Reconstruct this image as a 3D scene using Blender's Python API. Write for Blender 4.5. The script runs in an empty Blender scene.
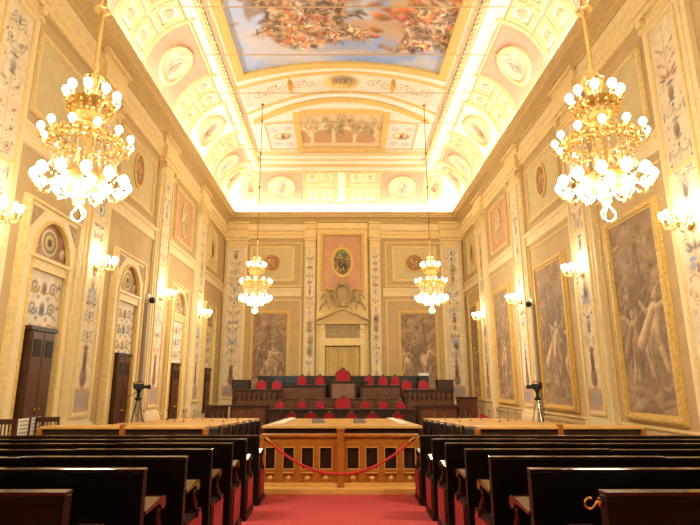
import bpy, bmesh, math, random
import numpy as np
from mathutils import Vector, Matrix
R = math.radians
PI = math.pi
COL = bpy.context.scene.collection
RNG = random.Random(11)

# ------------------------------------------------------------------ basics
def lin(c):
    return tuple((v / 255 / 12.92) if v / 255 <= 0.04045 else ((v / 255 + 0.055) / 1.055) ** 2.4 for v in c[:3])

MATS = {}
def mat(name, rgb, rough=0.6, metal=0.0, var=0.0, scale=6.0, bump=0.0, emit=0.0, spec=0.5, stretch=None, ramp2=None, trans=0.0):
    m = bpy.data.materials.new(name); m.use_nodes = True
    nt = m.node_tree; b = nt.nodes['Principled BSDF']
    c = lin(rgb)
    b.inputs['Roughness'].default_value = rough
    b.inputs['Metallic'].default_value = metal
    b.inputs['Specular IOR Level'].default_value = spec
    b.inputs['Transmission Weight'].default_value = trans
    b.inputs['Base Color'].default_value = (*c, 1)
    if var > 0 or bump > 0:
        tc = nt.nodes.new('ShaderNodeTexCoord'); mp = nt.nodes.new('ShaderNodeMapping')
        if stretch: mp.inputs['Scale'].default_value = stretch
        n = nt.nodes.new('ShaderNodeTexNoise'); n.inputs['Scale'].default_value = scale; n.inputs['Detail'].default_value = 5
        nt.links.new(tc.outputs['Object'], mp.inputs['Vector']); nt.links.new(mp.outputs['Vector'], n.inputs['Vector'])
        if var > 0:
            r = nt.nodes.new('ShaderNodeValToRGB')
            c2 = lin(ramp2) if ramp2 else tuple(min(1, v * (1 + var)) for v in c)
            r.color_ramp.elements[0].position = 0.35; r.color_ramp.elements[1].position = 0.65
            r.color_ramp.elements[0].color = (*(tuple(v * (1 - var) for v in c)), 1)
            r.color_ramp.elements[1].color = (*c2, 1)
            nt.links.new(n.outputs['Fac'], r.inputs['Fac']); nt.links.new(r.outputs['Color'], b.inputs['Base Color'])
        if bump > 0:
            bp = nt.nodes.new('ShaderNodeBump'); bp.inputs['Strength'].default_value = bump; bp.inputs['Distance'].default_value = 0.02
            nt.links.new(n.outputs['Fac'], bp.inputs['Height']); nt.links.new(bp.outputs['Normal'], b.inputs['Normal'])
    if emit > 0:
        b.inputs['Emission Color'].default_value = (*c, 1); b.inputs['Emission Strength'].default_value = emit
    MATS[name] = m
    return m

def mat_painted(name, rough=0.75):
    m = bpy.data.materials.new(name); m.use_nodes = True
    nt = m.node_tree; b = nt.nodes['Principled BSDF']
    a = nt.nodes.new('ShaderNodeAttribute'); a.attribute_name = 'paint'
    nt.links.new(a.outputs['Color'], b.inputs['Base Color'])
    b.inputs['Roughness'].default_value = rough; b.inputs['Specular IOR Level'].default_value = 0.25
    MATS[name] = m
    return m

M = MATS
mat('wall_plaster', (196, 170, 122), 0.8, var=0.06, scale=2.0)
mat('wall_panel_paint', (208, 192, 144), 0.8, var=0.05, scale=3.0)
mat('cream_paint', (234, 216, 168), 0.7, var=0.04, scale=4.0)
mat('gilt_paint', (218, 184, 104), 0.5, var=0.15, scale=14.0, bump=0.2)
mat('gilt_pale', (230, 206, 144), 0.55, var=0.08, scale=10.0)
mat('ochre_cornice', (204, 176, 118), 0.65, var=0.08, scale=8.0)
mat('pink_plaster', (204, 158, 124), 0.8, var=0.06, scale=3.0)
mat('ceiling_cream', (248, 240, 216), 0.8, var=0.03, scale=3.0)
mat('ceiling_white', (250, 245, 230), 0.8, var=0.03, scale=8.0)
mat('ceiling_pink', (214, 166, 138), 0.8, var=0.05, scale=4.0)
mat('ceiling_gilt', (230, 208, 154), 0.6, var=0.12, scale=10.0)
mat('ceiling_gilt_deep', (234, 200, 120), 0.55, var=0.10, scale=12.0)
mat('stone_relief', (172, 148, 106), 0.7, var=0.15, scale=9.0, bump=0.4)
mat('gold', (250, 222, 150), 0.34, metal=1.0, var=0.1, scale=30.0)
mat('brass', (225, 180, 100), 0.25, metal=1.0)
mat('dark_mahogany', (14, 7, 6), 0.38, var=0.35, scale=5.0, stretch=(1, 1, 8), spec=0.3)
mat('mahogany_gloss', (52, 22, 16), 0.14, var=0.3, scale=6.0, stretch=(1, 6, 6), spec=0.9)
mat('dark_leather', (24, 13, 10), 0.5, var=0.2, scale=20.0, bump=0.2, spec=0.2)
mat('red_velvet', (150, 22, 30), 0.85, var=0.15, scale=30.0)
mat('chair_velvet', (160, 14, 34), 0.8, var=0.12, scale=25.0)
mat('red_carpet', (178, 60, 60), 0.95, var=0.10, scale=40.0, bump=0.2)
mat('orange_oak', (168, 104, 36), 0.28, var=0.22, scale=4.0, stretch=(2, 12, 12))
mat('oak_top', (220, 172, 92), 0.3, var=0.12, scale=4.0, stretch=(1, 10, 10))
mat('tribune_walnut', (94, 54, 30), 0.38, var=0.3, scale=5.0, stretch=(8, 8, 1.5))
mat('tribune_dark', (52, 32, 20), 0.4, var=0.3, scale=6.0)
mat('tribune_front', (128, 88, 66), 0.5, var=0.15, scale=5.0)
mat('cabinet_wood', (88, 50, 27), 0.4, var=0.25, scale=5.0, stretch=(6, 6, 1))
mat('cabinet_side', (66, 36, 20), 0.45, var=0.25, scale=5.0, stretch=(6, 6, 1))
mat('vent_black', (40, 32, 26), 0.7)
mat('grille_dark', (52, 26, 12), 0.6, var=0.3, scale=30.0)
mat('black_plastic', (24, 24, 26), 0.4)
mat('grey_metal', (150, 140, 128), 0.4, metal=0.6)
mat('chrome', (205, 200, 195), 0.15, metal=1.0)
mat('grey_box', (168, 152, 128), 0.6)
mat('white_plastic', (225, 222, 214), 0.5)
mat('paper', (232, 228, 214), 0.7)
mat('screen_dark', (48, 54, 66), 0.25)
mat('rope_red', (186, 40, 42), 0.8, var=0.2, scale=60.0, bump=0.4)
mat('curtain', (214, 188, 126), 0.85, var=0.06, scale=10.0)
mat('iron_rod', (206, 180, 136), 0.5)
mat('chain_bronze', (160, 116, 60), 0.4, metal=0.7)
mat('runner_grey', (92, 82, 74), 0.6)
mat('bulb', (255, 240, 214), 0.4, emit=7.0)
mat('glass_drop', (250, 240, 214), 0.12)
mat('leaf_relief', (206, 190, 156), 0.7, var=0.1)
mat_painted('painted_canvas')

# ------------------------------------------------------------------ mesh builder
class MB:
    def __init__(s): s.bm = bmesh.new()
    def _face(s, vs):
        try: s.bm.faces.new(vs)
        except ValueError: pass
    def box(s, x0, x1, y0, y1, z0, z1, bev=0.0):
        if x0 > x1: x0, x1 = x1, x0
        if y0 > y1: y0, y1 = y1, y0
        if z0 > z1: z0, z1 = z1, z0
        if bev > 0:
            tb = bmesh.new()
            bmesh.ops.create_cube(tb, size=1.0)
            for v in tb.verts: v.co = Vector((x0 + (v.co.x + .5) * (x1 - x0), y0 + (v.co.y + .5) * (y1 - y0), z0 + (v.co.z + .5) * (z1 - z0)))
            bmesh.ops.bevel(tb, geom=tb.edges[:], offset=bev, segments=2, affect='EDGES', profile=0.6)
            s.merge(tb)
            return s
        v = [s.bm.verts.new(c) for c in ((x0,y0,z0),(x1,y0,z0),(x1,y1,z0),(x0,y1,z0),(x0,y0,z1),(x1,y0,z1),(x1,y1,z1),(x0,y1,z1))]
        for f in ((3,2,1,0),(4,5,6,7),(0,1,5,4),(1,2,6,5),(2,3,7,6),(3,0,4,7)): s._face([v[i] for i in f])
        return s
    def merge(s, tb, mtx=None):
        mp = {}
        for v in tb.verts: mp[v] = s.bm.verts.new(mtx @ v.co if mtx else v.co)
        for f in tb.faces: s._face([mp[v] for v in f.verts])
        tb.free()
    def tube(s, pts, r, n=8, cap=True):
        pts = [Vector(p) for p in pts]
        rs = r if isinstance(r, (list, tuple)) else [r] * len(pts)
        rings = []; up = None
        for i, p in enumerate(pts):
            d = (pts[min(i+1, len(pts)-1)] - pts[max(i-1, 0)]).normalized()
            if up is None:
                a = Vector((0,0,1)) if abs(d.z) < .9 else Vector((1,0,0))
                up = (a - d * a.dot(d)).normalized()
            else:
                up = (up - d * up.dot(d))
                up = up.normalized() if up.length > 1e-6 else d.orthogonal().normalized()
            sd = d.cross(up)
            rings.append([s.bm.verts.new(p + (up * math.cos(2*PI*k/n) + sd * math.sin(2*PI*k/n)) * rs[i]) for k in range(n)])
        for a, b in zip(rings, rings[1:]):
            for k in range(n): s._face([a[k], a[(k+1)%n], b[(k+1)%n], b[k]])
        if cap:
            s._face(rings[0][::-1]); s._face(rings[-1])
        return s
    def lathe(s, prof, c=(0,0,0), n=16, axis='z'):
        def P(r, h, a):
            x, y = r*math.cos(a), r*math.sin(a)
            if axis == 'z': return (c[0]+x, c[1]+y, c[2]+h)
            if axis == 'y': return (c[0]+x, c[1]+h, c[2]+y)
            return (c[0]+h, c[1]+x, c[2]+y)
        rings = []
        for r, h in prof:
            if r < 1e-5: rings.append([s.bm.verts.new(P(0, h, 0))])
            else: rings.append([s.bm.verts.new(P(r, h, 2*PI*k/n)) for k in range(n)])
        for a, b in zip(rings, rings[1:]):
            for k in range(n):
                q = [a[k % len(a)], a[(k+1) % len(a)], b[(k+1) % len(b)], b[k % len(b)]]
                u = []
                for v in q:
                    if v not in u: u.append(v)
                if len(u) > 2: s._face(u)
        if len(rings[0]) > 1: s._face(rings[0][::-1])
        if len(rings[-1]) > 1: s._face(rings[-1])
        return s
    def ball(s, c, r, n=10, m=6, sc=(1,1,1)):
        tb = bmesh.new(); bmesh.ops.create_uvsphere(tb, u_segments=n, v_segments=m, radius=r)
        for v in tb.verts: v.co = Vector((v.co.x*sc[0]+c[0], v.co.y*sc[1]+c[1], v.co.z*sc[2]+c[2]))
        s.merge(tb); return s
    def prism(s, poly, fn0, fn1):
        """closed polygon mapped by two functions (front / back faces)"""
        a = [s.bm.verts.new(fn0(*p)) for p in poly]; b = [s.bm.verts.new(fn1(*p)) for p in poly]
        s._face(a); s._face(b[::-1])
        n = len(poly)
        for i in range(n): s._face([a[i], b[i], b[(i+1)%n], a[(i+1)%n]])
        return s
    def strip(s, outer, inner, fn0, fn1, closed=True):
        """band between two outlines with thickness"""
        n = len(outer); rng = range(n if closed else n-1)
        vo0=[s.bm.verts.new(fn0(*p)) for p in outer]; vi0=[s.bm.verts.new(fn0(*p)) for p in inner]
        vo1=[s.bm.verts.new(fn1(*p)) for p in outer]; vi1=[s.bm.verts.new(fn1(*p)) for p in inner]
        for i in rng:
            j=(i+1)%n
            s._face([vo0[i],vo0[j],vi0[j],vi0[i]]); s._face([vo1[i],vi1[i],vi1[j],vo1[j]])
            s._face([vo0[i],vo1[i],vo1[j],vo0[j]]); s._face([vi0[i],vi0[j],vi1[j],vi1[i]])
        if not closed:
            for i in (0,n-1): s._face([vo0[i],vi0[i],vi1[i],vo1[i]])
        return s
    def slab(s, fn, nu, nv, thick):
        """grid patch fn(u,v)->(point, normal) thickened against the normal"""
        A=[];B=[]
        for i in range(nu+1):
            ra=[];rb=[]
            for j in range(nv+1):
                p,nrm=fn(i/nu,j/nv); p=Vector(p); nrm=Vector(nrm)
                ra.append(s.bm.verts.new(p+nrm*thick)); rb.append(s.bm.verts.new(p-nrm*0.05))
            A.append(ra);B.append(rb)
        for i in range(nu):
            for j in range(nv):
                s._face([A[i][j],A[i+1][j],A[i+1][j+1],A[i][j+1]]); s._face([B[i][j],B[i][j+1],B[i+1][j+1],B[i+1][j]])
        for i in range(nu):
            s._face([A[i][0],B[i][0],B[i+1][0],A[i+1][0]]); s._face([A[i][nv],A[i+1][nv],B[i+1][nv],B[i][nv]])
        for j in range(nv):
            s._face([A[0][j],A[0][j+1],B[0][j+1],B[0][j]]); s._face([A[nu][j],B[nu][j],B[nu][j+1],A[nu][j+1]])
        return s
    def build(s, name, m, parent=None, smooth=False, loc=None, bevel=0.0):
        bmesh.ops.recalc_face_normals(s.bm, faces=s.bm.faces[:])
        me = bpy.data.meshes.new(name); s.bm.to_mesh(me); s.bm.free()
        me.materials.append(M[m] if isinstance(m, str) else m)
        if smooth:
            me.polygons.foreach_set('use_smooth', [True]*len(me.polygons))
            try: me.set_sharp_from_angle(angle=R(40))
            except Exception: pass
        o = bpy.data.objects.new(name, me); COL.objects.link(o)
        if parent: o.parent = parent
        if loc: o.location = loc
        return o

def tag(o, label=None, cat=None, group=None, kind=None):
    if label: o['label'] = label
    if cat: o['category'] = cat
    if group: o['group'] = group
    if kind: o['kind'] = kind
    return o
def thing(name, label, cat, loc=(0,0,0), rz=0.0, group=None):
    o = bpy.data.objects.new(name, None); COL.objects.link(o)
    o.location = loc; o.rotation_euler = (0,0,rz); o.empty_display_size = 0.1
    return tag(o, label, cat, group)
def struct(o): o['kind'] = 'structure'; return o
KIDS = {}
def dup(root, label, loc=None, rz=None, group=None):
    def cp(o, par):
        c = o.copy(); COL.objects.link(c); c.parent = par
        for ch in o.children: cp(ch, c)
        return c
    r = cp(root, None)
    if loc is not None: r.location = loc
    if rz is not None: r.rotation_euler = (0,0,rz)
    r['label'] = label
    if group: r['group'] = group
    return r

# ------------------------------------------------------------------ room figures
WL, WR, YB, YF = -6.85, 7.10, 29.6, -4.0
CAMZ = 1.93
SL = 0.0512
def fz(y):
    """floor height: a ramp falling to the barrier, a gentler fall to the tribune"""
    if y < 9.05: return SL * (9.05 - y)
    if y < 10.8: return 0.0
    if y < 18.6: return -0.04 * (y - 10.8)
    return -0.312

# ------------------------------------------------------------------ painting on vertex grids
def vnoise(h, w, cells, rng, octs=4):
    out = np.zeros((h, w)); amp = 1.0; tot = 0
    asp = h / w
    for o in range(octs):
        gx = max(2, int(cells * 2**o)); gy = max(2, int(cells * asp * 2**o))
        g = rng.random((gy+2, gx+2))
        ys = np.linspace(0, gy, h); xs = np.linspace(0, gx, w)
        yi = ys.astype(int); xi = xs.astype(int); fy = (ys-yi)[:,None]; fx = (xs-xi)[None,:]
        fy = fy*fy*(3-2*fy); fx = fx*fx*(3-2*fx)
        a = g[yi][:,xi]; b = g[yi][:,xi+1]; c = g[yi+1][:,xi]; d = g[yi+1][:,xi+1]
        out += amp*((a*(1-fx)+b*fx)*(1-fy)+(c*(1-fx)+d*fx)*fy); tot += amp; amp *= .5
    return out/tot
class Paint:
    def __init__(s, W, H, cell, bg, seed=1):
        s.W, s.H = W, H
        s.nx = max(2, int(round(W/cell))); s.ny = max(2, int(round(H/cell)))
        s.w, s.h = s.nx+1, s.ny+1
        s.X, s.Y = np.meshgrid(np.linspace(0, W, s.w), np.linspace(0, H, s.h))
        s.cell = cell; s.rng = np.random.default_rng(seed)
        s.A = np.ones((s.h, s.w, 3))*np.array(bg, float)
    def mask_mix(s, mk, col): s.A += (np.asarray(col, float)-s.A)*mk[...,None]
    def noise(s, cells, c0, c1, lo=.35, hi=.65, op=1.0):
        n = vnoise(s.h, s.w, cells, s.rng); t = np.clip((n-lo)/(hi-lo), 0, 1)
        col = np.array(c0, float)*(1-t[...,None])+np.array(c1, float)*t[...,None]
        s.A += (col-s.A)*op
    def blob(s, cx, cy, rx, ry, ang, col, op=1.0, shade=0.25, soft=0.25):
        ca, sa = math.cos(ang), math.sin(ang)
        dx, dy = s.X-cx, s.Y-cy
        u = (dx*ca+dy*sa)/rx; v = (-dx*sa+dy*ca)/ry
        d = np.sqrt(u*u+v*v)
        mk = np.clip((1+soft-d)/(2*soft), 0, 1)*op
        sh = 1+shade*np.clip((-dx*.6+dy*.8)/max(rx, ry), -1, 1)
        c = np.clip(np.array(col, float)[None,None,:]*sh[...,None], 0, 255)
        s.A += (c-s.A)*mk[...,None]
    def cap(s, p, q, r0, r1, col, op=1.0, shade=0.3):
        px, py = p; qx, qy = q
        dx, dy = qx-px, qy-py; L2 = dx*dx+dy*dy+1e-9
        t = np.clip(((s.X-px)*dx+(s.Y-py)*dy)/L2, 0, 1)
        ex, ey = s.X-(px+t*dx), s.Y-(py+t*dy)
        rr = r0+(r1-r0)*t
        d = np.sqrt(ex*ex+ey*ey)
        e = max(s.cell*.9, .15*max(r0, r1))
        mk = np.clip((rr+e*.5-d)/e, 0, 1)*op
        sh = 1+shade*np.clip((-ex*.6+ey*.8)/np.maximum(rr, 1e-4), -1, 1)
        c = np.clip(np.array(col, float)[None,None,:]*sh[...,None], 0, 255)
        s.A += (c-s.A)*mk[...,None]
    def curve(s, pts, r, col, op=1.0):
        for a, b in zip(pts, pts[1:]): s.cap(a, b, r, r, col, op, 0)
    def scroll(s, x, y, size, d, col, r, turns=1.4, a0=0.0):
        pts = []
        for i in range(15):
            t = i/14; a = a0+d*t*turns*2*PI; q = size*(1-t*.85)
            pts.append((x+math.cos(a)*q, y+math.sin(a)*q))
        s.curve(pts, r, col)
    def figure(s, x, y, h, col, drape=None, lean=None, rnd=None):
        """a clothed human shape of height h with feet at (x,y)"""
        rnd = rnd or s.rng
        U = lambda a, b: float(rnd.uniform(a, b))
        lean = U(-.25, .25) if lean is None else lean
        hip = (x+lean*h*.3, y+h*.48); ch = (hip[0]+lean*h*.28+U(-.03,.03)*h, y+h*.74); hd = (ch[0]+U(-.04,.05)*h, y+h*.92)
        dark = [c*.55 for c in col]
        s.blob(x+.05*h, y+h*.45, h*.26, h*.5, 0, dark, op=.55, shade=0, soft=.6)
        for sd in (-1, 1):
            kn = (hip[0]+sd*U(.02,.16)*h, y+h*U(.22,.32)); ft = (kn[0]+sd*U(-.12,.12)*h, y+U(0,.06)*h)
            s.cap(hip, kn, h*.075, h*.05, col); s.cap(kn, ft, h*.05, h*.03, col)
        s.cap(hip, ch, h*.085, h*.105, col)
        for sd in (-1, 1):
            el = (ch[0]+sd*U(.1,.2)*h, ch[1]+U(-.18,.16)*h); wr = (el[0]+sd*U(-.08,.16)*h, el[1]+U(-.12,.2)*h)
            s.cap(ch, el, h*.05, h*.035, col); s.cap(el, wr, h*.035, h*.022, col)
        s.blob(hd[0], hd[1], h*.05, h*.065, U(-.4,.4), col)
        if drape is not None:
            a = U(-.7, .7)
            s.blob(hip[0]+U(-.08,.08)*h, hip[1]-h*.05, h*.12, h*.26, a, drape, shade=.4)
            s.cap((ch[0]-.05*h, ch[1]), (hip[0]+U(-.3,.3)*h, hip[1]-h*.1), h*.06, h*.09, drape, shade=.4)
            for k in range(3):
                ox = U(-.1,.1)*h
                s.cap((hip[0]+ox, hip[1]+.05*h), (hip[0]+ox+U(-.06,.06)*h, hip[1]-.26*h), h*.012, h*.02, [c*.6 for c in drape], .7, 0)
    def mesh(s, name, fn, parent=None, mask=None):
        """fn(u,v) with u,v in metres -> 3-D point"""
        me = bpy.data.meshes.new(name)
        vs = [fn(x, y) for x, y in zip(s.X.ravel(), s.Y.ravel())]
        idx = np.arange(s.h*s.w).reshape(s.h, s.w)
        fs = np.stack([idx[:-1,:-1], idx[:-1,1:], idx[1:,1:], idx[1:,:-1]], -1).reshape(-1, 4)
        if mask is not None:
            mk = mask(s.X, s.Y); keep = (mk[:-1,:-1]&mk[:-1,1:]&mk[1:,1:]&mk[1:,:-1]).ravel(); fs = fs[keep]
        me.from_pydata(vs, [], fs.tolist())
        at = me.color_attributes.new('paint', 'FLOAT_COLOR', 'POINT')
        c = np.clip(s.A, 0, 255)/255
        c = np.where(c <= .04045, c/12.92, ((c+.055)/1.055)**2.4).reshape(-1, 3)
        at.data.foreach_set('color', np.concatenate([c, np.ones((len(c), 1))], 1).astype(np.float32).ravel())
        if mask is not None:
            bm = bmesh.new(); bm.from_mesh(me)
            bmesh.ops.delete(bm, geom=[v for v in bm.verts if not v.link_faces], context='VERTS'); bm.to_mesh(me); bm.free()
        me.materials.append(M['painted_canvas'])
        o = bpy.data.objects.new(name, me); COL.objects.link(o)
        if parent: o.parent = parent
        return o

# local frames of the walls: (u along, v up, w out of the wall) -> world offset from a base point
def wallfn(side, u0, base=0.0):
    """u measured along the wall from u0, in the direction that reads left to right"""
    if side == 'left':  return lambda u, v, w=0.0: (w, u, v)          # things sit at x=WL, u towards +y
    if side == 'right': return lambda u, v, w=0.0: (-w, -u, v)        # u towards -y (left to right seen from inside)
    return lambda u, v, w=0.0: (u, -w, v)
def wbox(mb, f, u0, u1, v0, v1, w0, w1, bev=0.0):
    a = f(u0, v0, w0); b = f(u1, v1, w1)
    return mb.box(a[0], b[0], a[1], b[1], a[2], b[2], bev)
def wframe(mb, f, u0, u1, v0, v1, wd, w0, w1):
    """a rectangular moulding of width wd round u0..u1, v0..v1 with two steps"""
    for k, (a, b, q) in enumerate(((0, wd, w1*.6), (wd*.25, wd*.7, w1))):
        wbox(mb, f, u0+a, u1-a, v0+a, v0+b, w0, q); wbox(mb, f, u0+a, u1-a, v1-b, v1-a, w0, q)
        wbox(mb, f, u0+a, u0+b, v0+b, v1-b, w0, q); wbox(mb, f, u1-b, u1-a, v0+b, v1-b, w0, q)
    return mb
def ell(cx, cy, rx, ry, n=36): return [(cx+rx*math.cos(2*PI*k/n), cy+ry*math.sin(2*PI*k/n)) for k in range(n)]

SIDEX = {'left': WL, 'right': WR}
def at_wall(side, u, z=0.0):
    return (SIDEX[side]+(.005 if side == 'left' else -.005), u, z) if side in SIDEX else (u, YB-.005, z)

# ================================================================== SETTING
mb = MB()
ys = [YF-.3, 9.05, 10.8, 18.6, YB+.3]
pf = []
for xx in (WL-.3, WR+.3):
    pf.append([[mb.bm.verts.new((xx, y, fz(y)-d)) for y in ys] for d in (0, .25)])
for d in (0, 1):
    for i in range(4): mb._face([pf[0][d][i], pf[1][d][i], pf[1][d][i+1], pf[0][d][i+1]])
for s_ in (0, 1):
    for i in range(4): mb._face([pf[s_][0][i], pf[s_][0][i+1], pf[s_][1][i+1], pf[s_][1][i]])
for i in (0, 4): mb._face([pf[0][0][i], pf[1][0][i], pf[1][1][i], pf[0][1][i]])
struct(mb.build('floor', 'red_carpet'))
WH = 11.8
struct(MB().box(WL-.3, WL, YF, YB, -.6, WH).build('wall_left', 'wall_plaster'))
struct(MB().box(WR, WR+.3, YF, YB, -.6, WH).build('wall_right', 'wall_plaster'))
struct(MB().box(WL-.3, WR+.3, YB, YB+.3, -.6, WH).build('wall_back', 'wall_plaster'))
struct(MB().box(WL-.3, WR+.3, YF-.3, YF, -.6, WH).build('wall_front', 'wall_plaster'))

def ring_profile(prof, name, m):
    """sweep an (inset, z) profile round the room"""
    mb = MB(); rings = []
    for ins, z in prof:
        rings.append([mb.bm.verts.new(c) for c in ((WL+ins, YF+ins, z), (WR-ins, YF+ins, z), (WR-ins, YB-ins, z), (WL+ins, YB-ins, z))])
    for a, b in zip(rings, rings[1:]):
        for k in range(4): mb._face([a[k], a[(k+1)%4], b[(k+1)%4], b[k]])
    return struct(mb.build(name, m))
ring_profile([(0,10.22),(.1,10.22),(.1,10.42),(.14,10.45),(.14,10.62),(.2,10.68),(.2,10.74),(0,10.74)], 'trim_1', 'gilt_pale')
ring_profile([(0,10.74),(.09,10.74),(.09,11.12),(0,11.12)], 'trim_2', 'cream_paint')
ring_profile([(0,11.1),(.14,11.1),(.16,11.18),(.22,11.2),(.22,11.28),(.3,11.31),(.3,11.36),(.5,11.42),(.52,11.5),(.56,11.52),(.56,11.57),(.62,11.63),(.62,11.70),(.56,11.74),(.56,11.70),(0,11.70)], 'trim_3', 'ochre_cornice')
# string course between the two storeys
for sfx, sd in ((4, 'left'), (5, 'right')):
    f = wallfn(sd, 0); mb = MB(); L = SIDEX[sd]
    for (z0, z1, w) in ((6.98, 7.06, .07), (7.06, 7.30, .05), (7.30, 7.36, .12), (7.36, 7.42, .15)):
        mb.box(L, L + (w if sd == 'left' else -w), YF, YB, z0, z1)
    struct(mb.build('trim_%d' % sfx, 'cream_paint'))
mb = MB()
for (z0, z1, w) in ((6.78, 6.86, .07), (6.86, 7.10, .05), (7.10, 7.16, .12), (7.16, 7.24, .15)):
    mb.box(WL, -2.3, YB, YB-w, z0, z1); mb.box(2.4, WR, YB, YB-w, z0, z1)
struct(mb.build('trim_6', 'cream_paint'))
for nm, sd in (('baseboard_left', 'left'), ('baseboard_right', 'right')):
    L = SIDEX[sd]; d = 1 if sd == 'left' else -1
    struct(MB().box(L, L+.06*d, YF, YB, -.6, .75).box(L, L+.1*d, YF, YB, .75, .82).build(nm, 'wall_plaster'))

# ---------------------------------------------------------------- coved ceiling
CI0, CI1, CZ0, CZ1 = .25, 2.05, 11.70, 13.8
def cove_iz(p):
    a = p*PI/2
    return CI0+(CI1-CI0)*(1-math.cos(a)), CZ0+(CZ1-CZ0)*math.sin(a)
def cove_norm(p):
    a = p*PI/2
    n = Vector(((CI1-CI0)*math.sin(a), 0, (CZ1-CZ0)*math.cos(a)))  # tangent (inset,z)
    t = Vector((n.x, n.z)).normalized()
    return t.y, -t.x       # inward (inset) and downward components
mb = MB(); rings = []
for k in range(15):
    i, z = cove_iz(k/14)
    rings.append([mb.bm.verts.new(c) for c in ((WL+i, YF+i, z), (WR-i, YF+i, z), (WR-i, YB-i, z), (WL+i, YB-i, z))])
rings.insert(0, [mb.bm.verts.new(c) for c in ((WL-.3, YF-.3, 11.70), (WR+.3, YF-.3, 11.70), (WR+.3, YB+.3, 11.70), (WL-.3, YB+.3, 11.70))])
for a, b in zip(rings, rings[1:]):
    for k in range(4): mb._face([a[k], a[(k+1)%4], b[(k+1)%4], b[k]])
cove = struct(mb.build('ceiling_cove', 'ceiling_cream', smooth=True))

def Hc(x, y):
    g = 1.0 if y < 21 else max(0.0, 1-(y-21)/4.3)
    if y < 4: g = max(0.0, (y+1)/5)
    return 13.8+.75*max(0.0, 1-(x/4.6)**2)*g
mb = MB(); gx = [WL+2.0+i*(WR-WL-4.0)/40 for i in range(41)]; gy = [YF+2.0+i*(YB-YF-4.0)/80 for i in range(81)]
g = [[mb.bm.verts.new((x, y, Hc(x, y))) for x in gx] for y in gy]
for j in range(80):
    for i in range(40): mb._face([g[j][i], g[j+1][i], g[j+1][i+1], g[j][i+1]])
ceil = struct(mb.build('ceiling', 'ceiling_white', smooth=True))
def cpatch(mb, x0, x1, y0, y1, th, nx=None, ny=None):
    nx = nx or max(1, int(abs(x1-x0)/.35)); ny = ny or max(1, int(abs(y1-y0)/.5))
    def fn(u, v):
        x = x0+(x1-x0)*u; y = y0+(y1-y0)*v
        return (x, y, Hc(x, y)), (0, 0, -1)
    return mb.slab(fn, nx, ny, th)
def cframe(mb, x0, x1, y0, y1, wd, th):
    cpatch(mb, x0, x1, y0, y0+wd, th); cpatch(mb, x0, x1, y1-wd, y1, th)
    cpatch(mb, x0, x0+wd, y0+wd, y1-wd, th); cpatch(mb, x1-wd, x1, y0+wd, y1-wd, th)
    return mb
# long mouldings on the two sides and the end
mb = MB()
for s_ in (-1, 1):
    for x0, x1, th in ((4.74, 4.82, .05), (4.5, 4.56, .07)): cpatch(mb, s_*x0, s_*x1, -1.9, 27.5, th, 1, 30)
for y0, y1, th in ((27.2, 27.5, .16), (26.75, 26.85, .06)): cpatch(mb, -4.9, 4.95, y0, y1, th)
mb.build('moulding', 'ceiling_white', ceil)
mb = MB()
for s_ in (-1, 1):
    cpatch(mb, s_*4.58, s_*4.68, -1.9, 27.3, .09, 1, 30); cpatch(mb, s_*4.40, s_*4.46, -1.9, 25.6, .07, 1, 30)
cpatch(mb, -4.7, 4.75, 26.95, 27.12, .12); cpatch(mb, -4.5, 4.5, 25.30, 25.62, .12); cpatch(mb, -4.6, 4.6, 26.30, 26.42, .06)
mb.build('moulding', 'ceiling_gilt', ceil)
mb = MB()
for k in range(95):
    y = 1+k*.27
    for s_ in (-1, 1): mb.box(s_*4.57, s_*4.50, y, y+.12, Hc(4.5, y)-.14, Hc(4.5, y)-.02)
mb.build('dentil_row', 'ceiling_gilt', ceil)
# arched ribs crossing the vault: each runs along a curve y = yc + bow*(x/4)^2
def rib(mb, yc, wd, bow, xr, th):
    def fn(u, v):
        x = -xr+2*xr*u; y = yc+bow*(x/4)**2+wd*v
        return (x, y, Hc(x, y)), (0, 0, -1)
    return mb.slab(fn, 30, 1, th)
mb = MB(); rib(mb, 19.25, .14, .1, 4.35, .06); rib(mb, 21.1, .28, 1.0, 4.1, .12); rib(mb, 20.7, .1, .7, 4.3, .06)
mb.build('arch_rib', 'ceiling_gilt_deep', ceil)
mb = MB(); rib(mb, 20.82, .24, .85, 4.2, .09); rib(mb, 21.55, .12, 1.1, 4.0, .06)
mb.build('arch_rib', 'ceiling_white', ceil)
# frieze band with small painted scrolls and a cartouche, at the near side of the end arch
P = Paint(8.4, 1.12, .035, (240, 230, 208), 5)
P.noise(20, (243, 235, 215), (232, 218, 196), op=.7)
for s_ in (-1, 1):
    for k, xx in enumerate((1.3, 1.9, 2.5, 3.0, 3.6)):
        P.scroll(4.2+s_*xx, .55, .26, s_*(1 if k % 2 else -1), (196, 178, 150), .022)
        P.blob(4.2+s_*(xx+.3), .5+(.2 if k % 2 else -.15), .06, .04, 0, (150, 140, 150))
    P.blob(4.2+s_*2.2, .5, .11, .42, 0, (214, 160, 70)); P.blob(4.2+s_*2.2, .85, .06, .14, 0, (226, 180, 90))
P.blob(4.2, .55, .68, .45, 0, (216, 170, 86)); P.blob(4.2, .55, .52, .32, 0, (222, 206, 150)); P.blob(4.2, .42, .4, .14, 0, (140, 150, 190))
for k in range(4): P.figure(3.85+k*.22, .35, .42, (206, 160, 80), None)
def fr(u, v):
    x = u-4.2; y = 19.40+.12*(x/4)**2+v*(1.12+.25*(x/4)**2); return (x, y, Hc(x, y)-.02)
tag(P.mesh('frieze_band', fr), 'pale ceiling frieze band with gold cartouche between the fresco and the end scene', 'ceiling painting')

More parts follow.
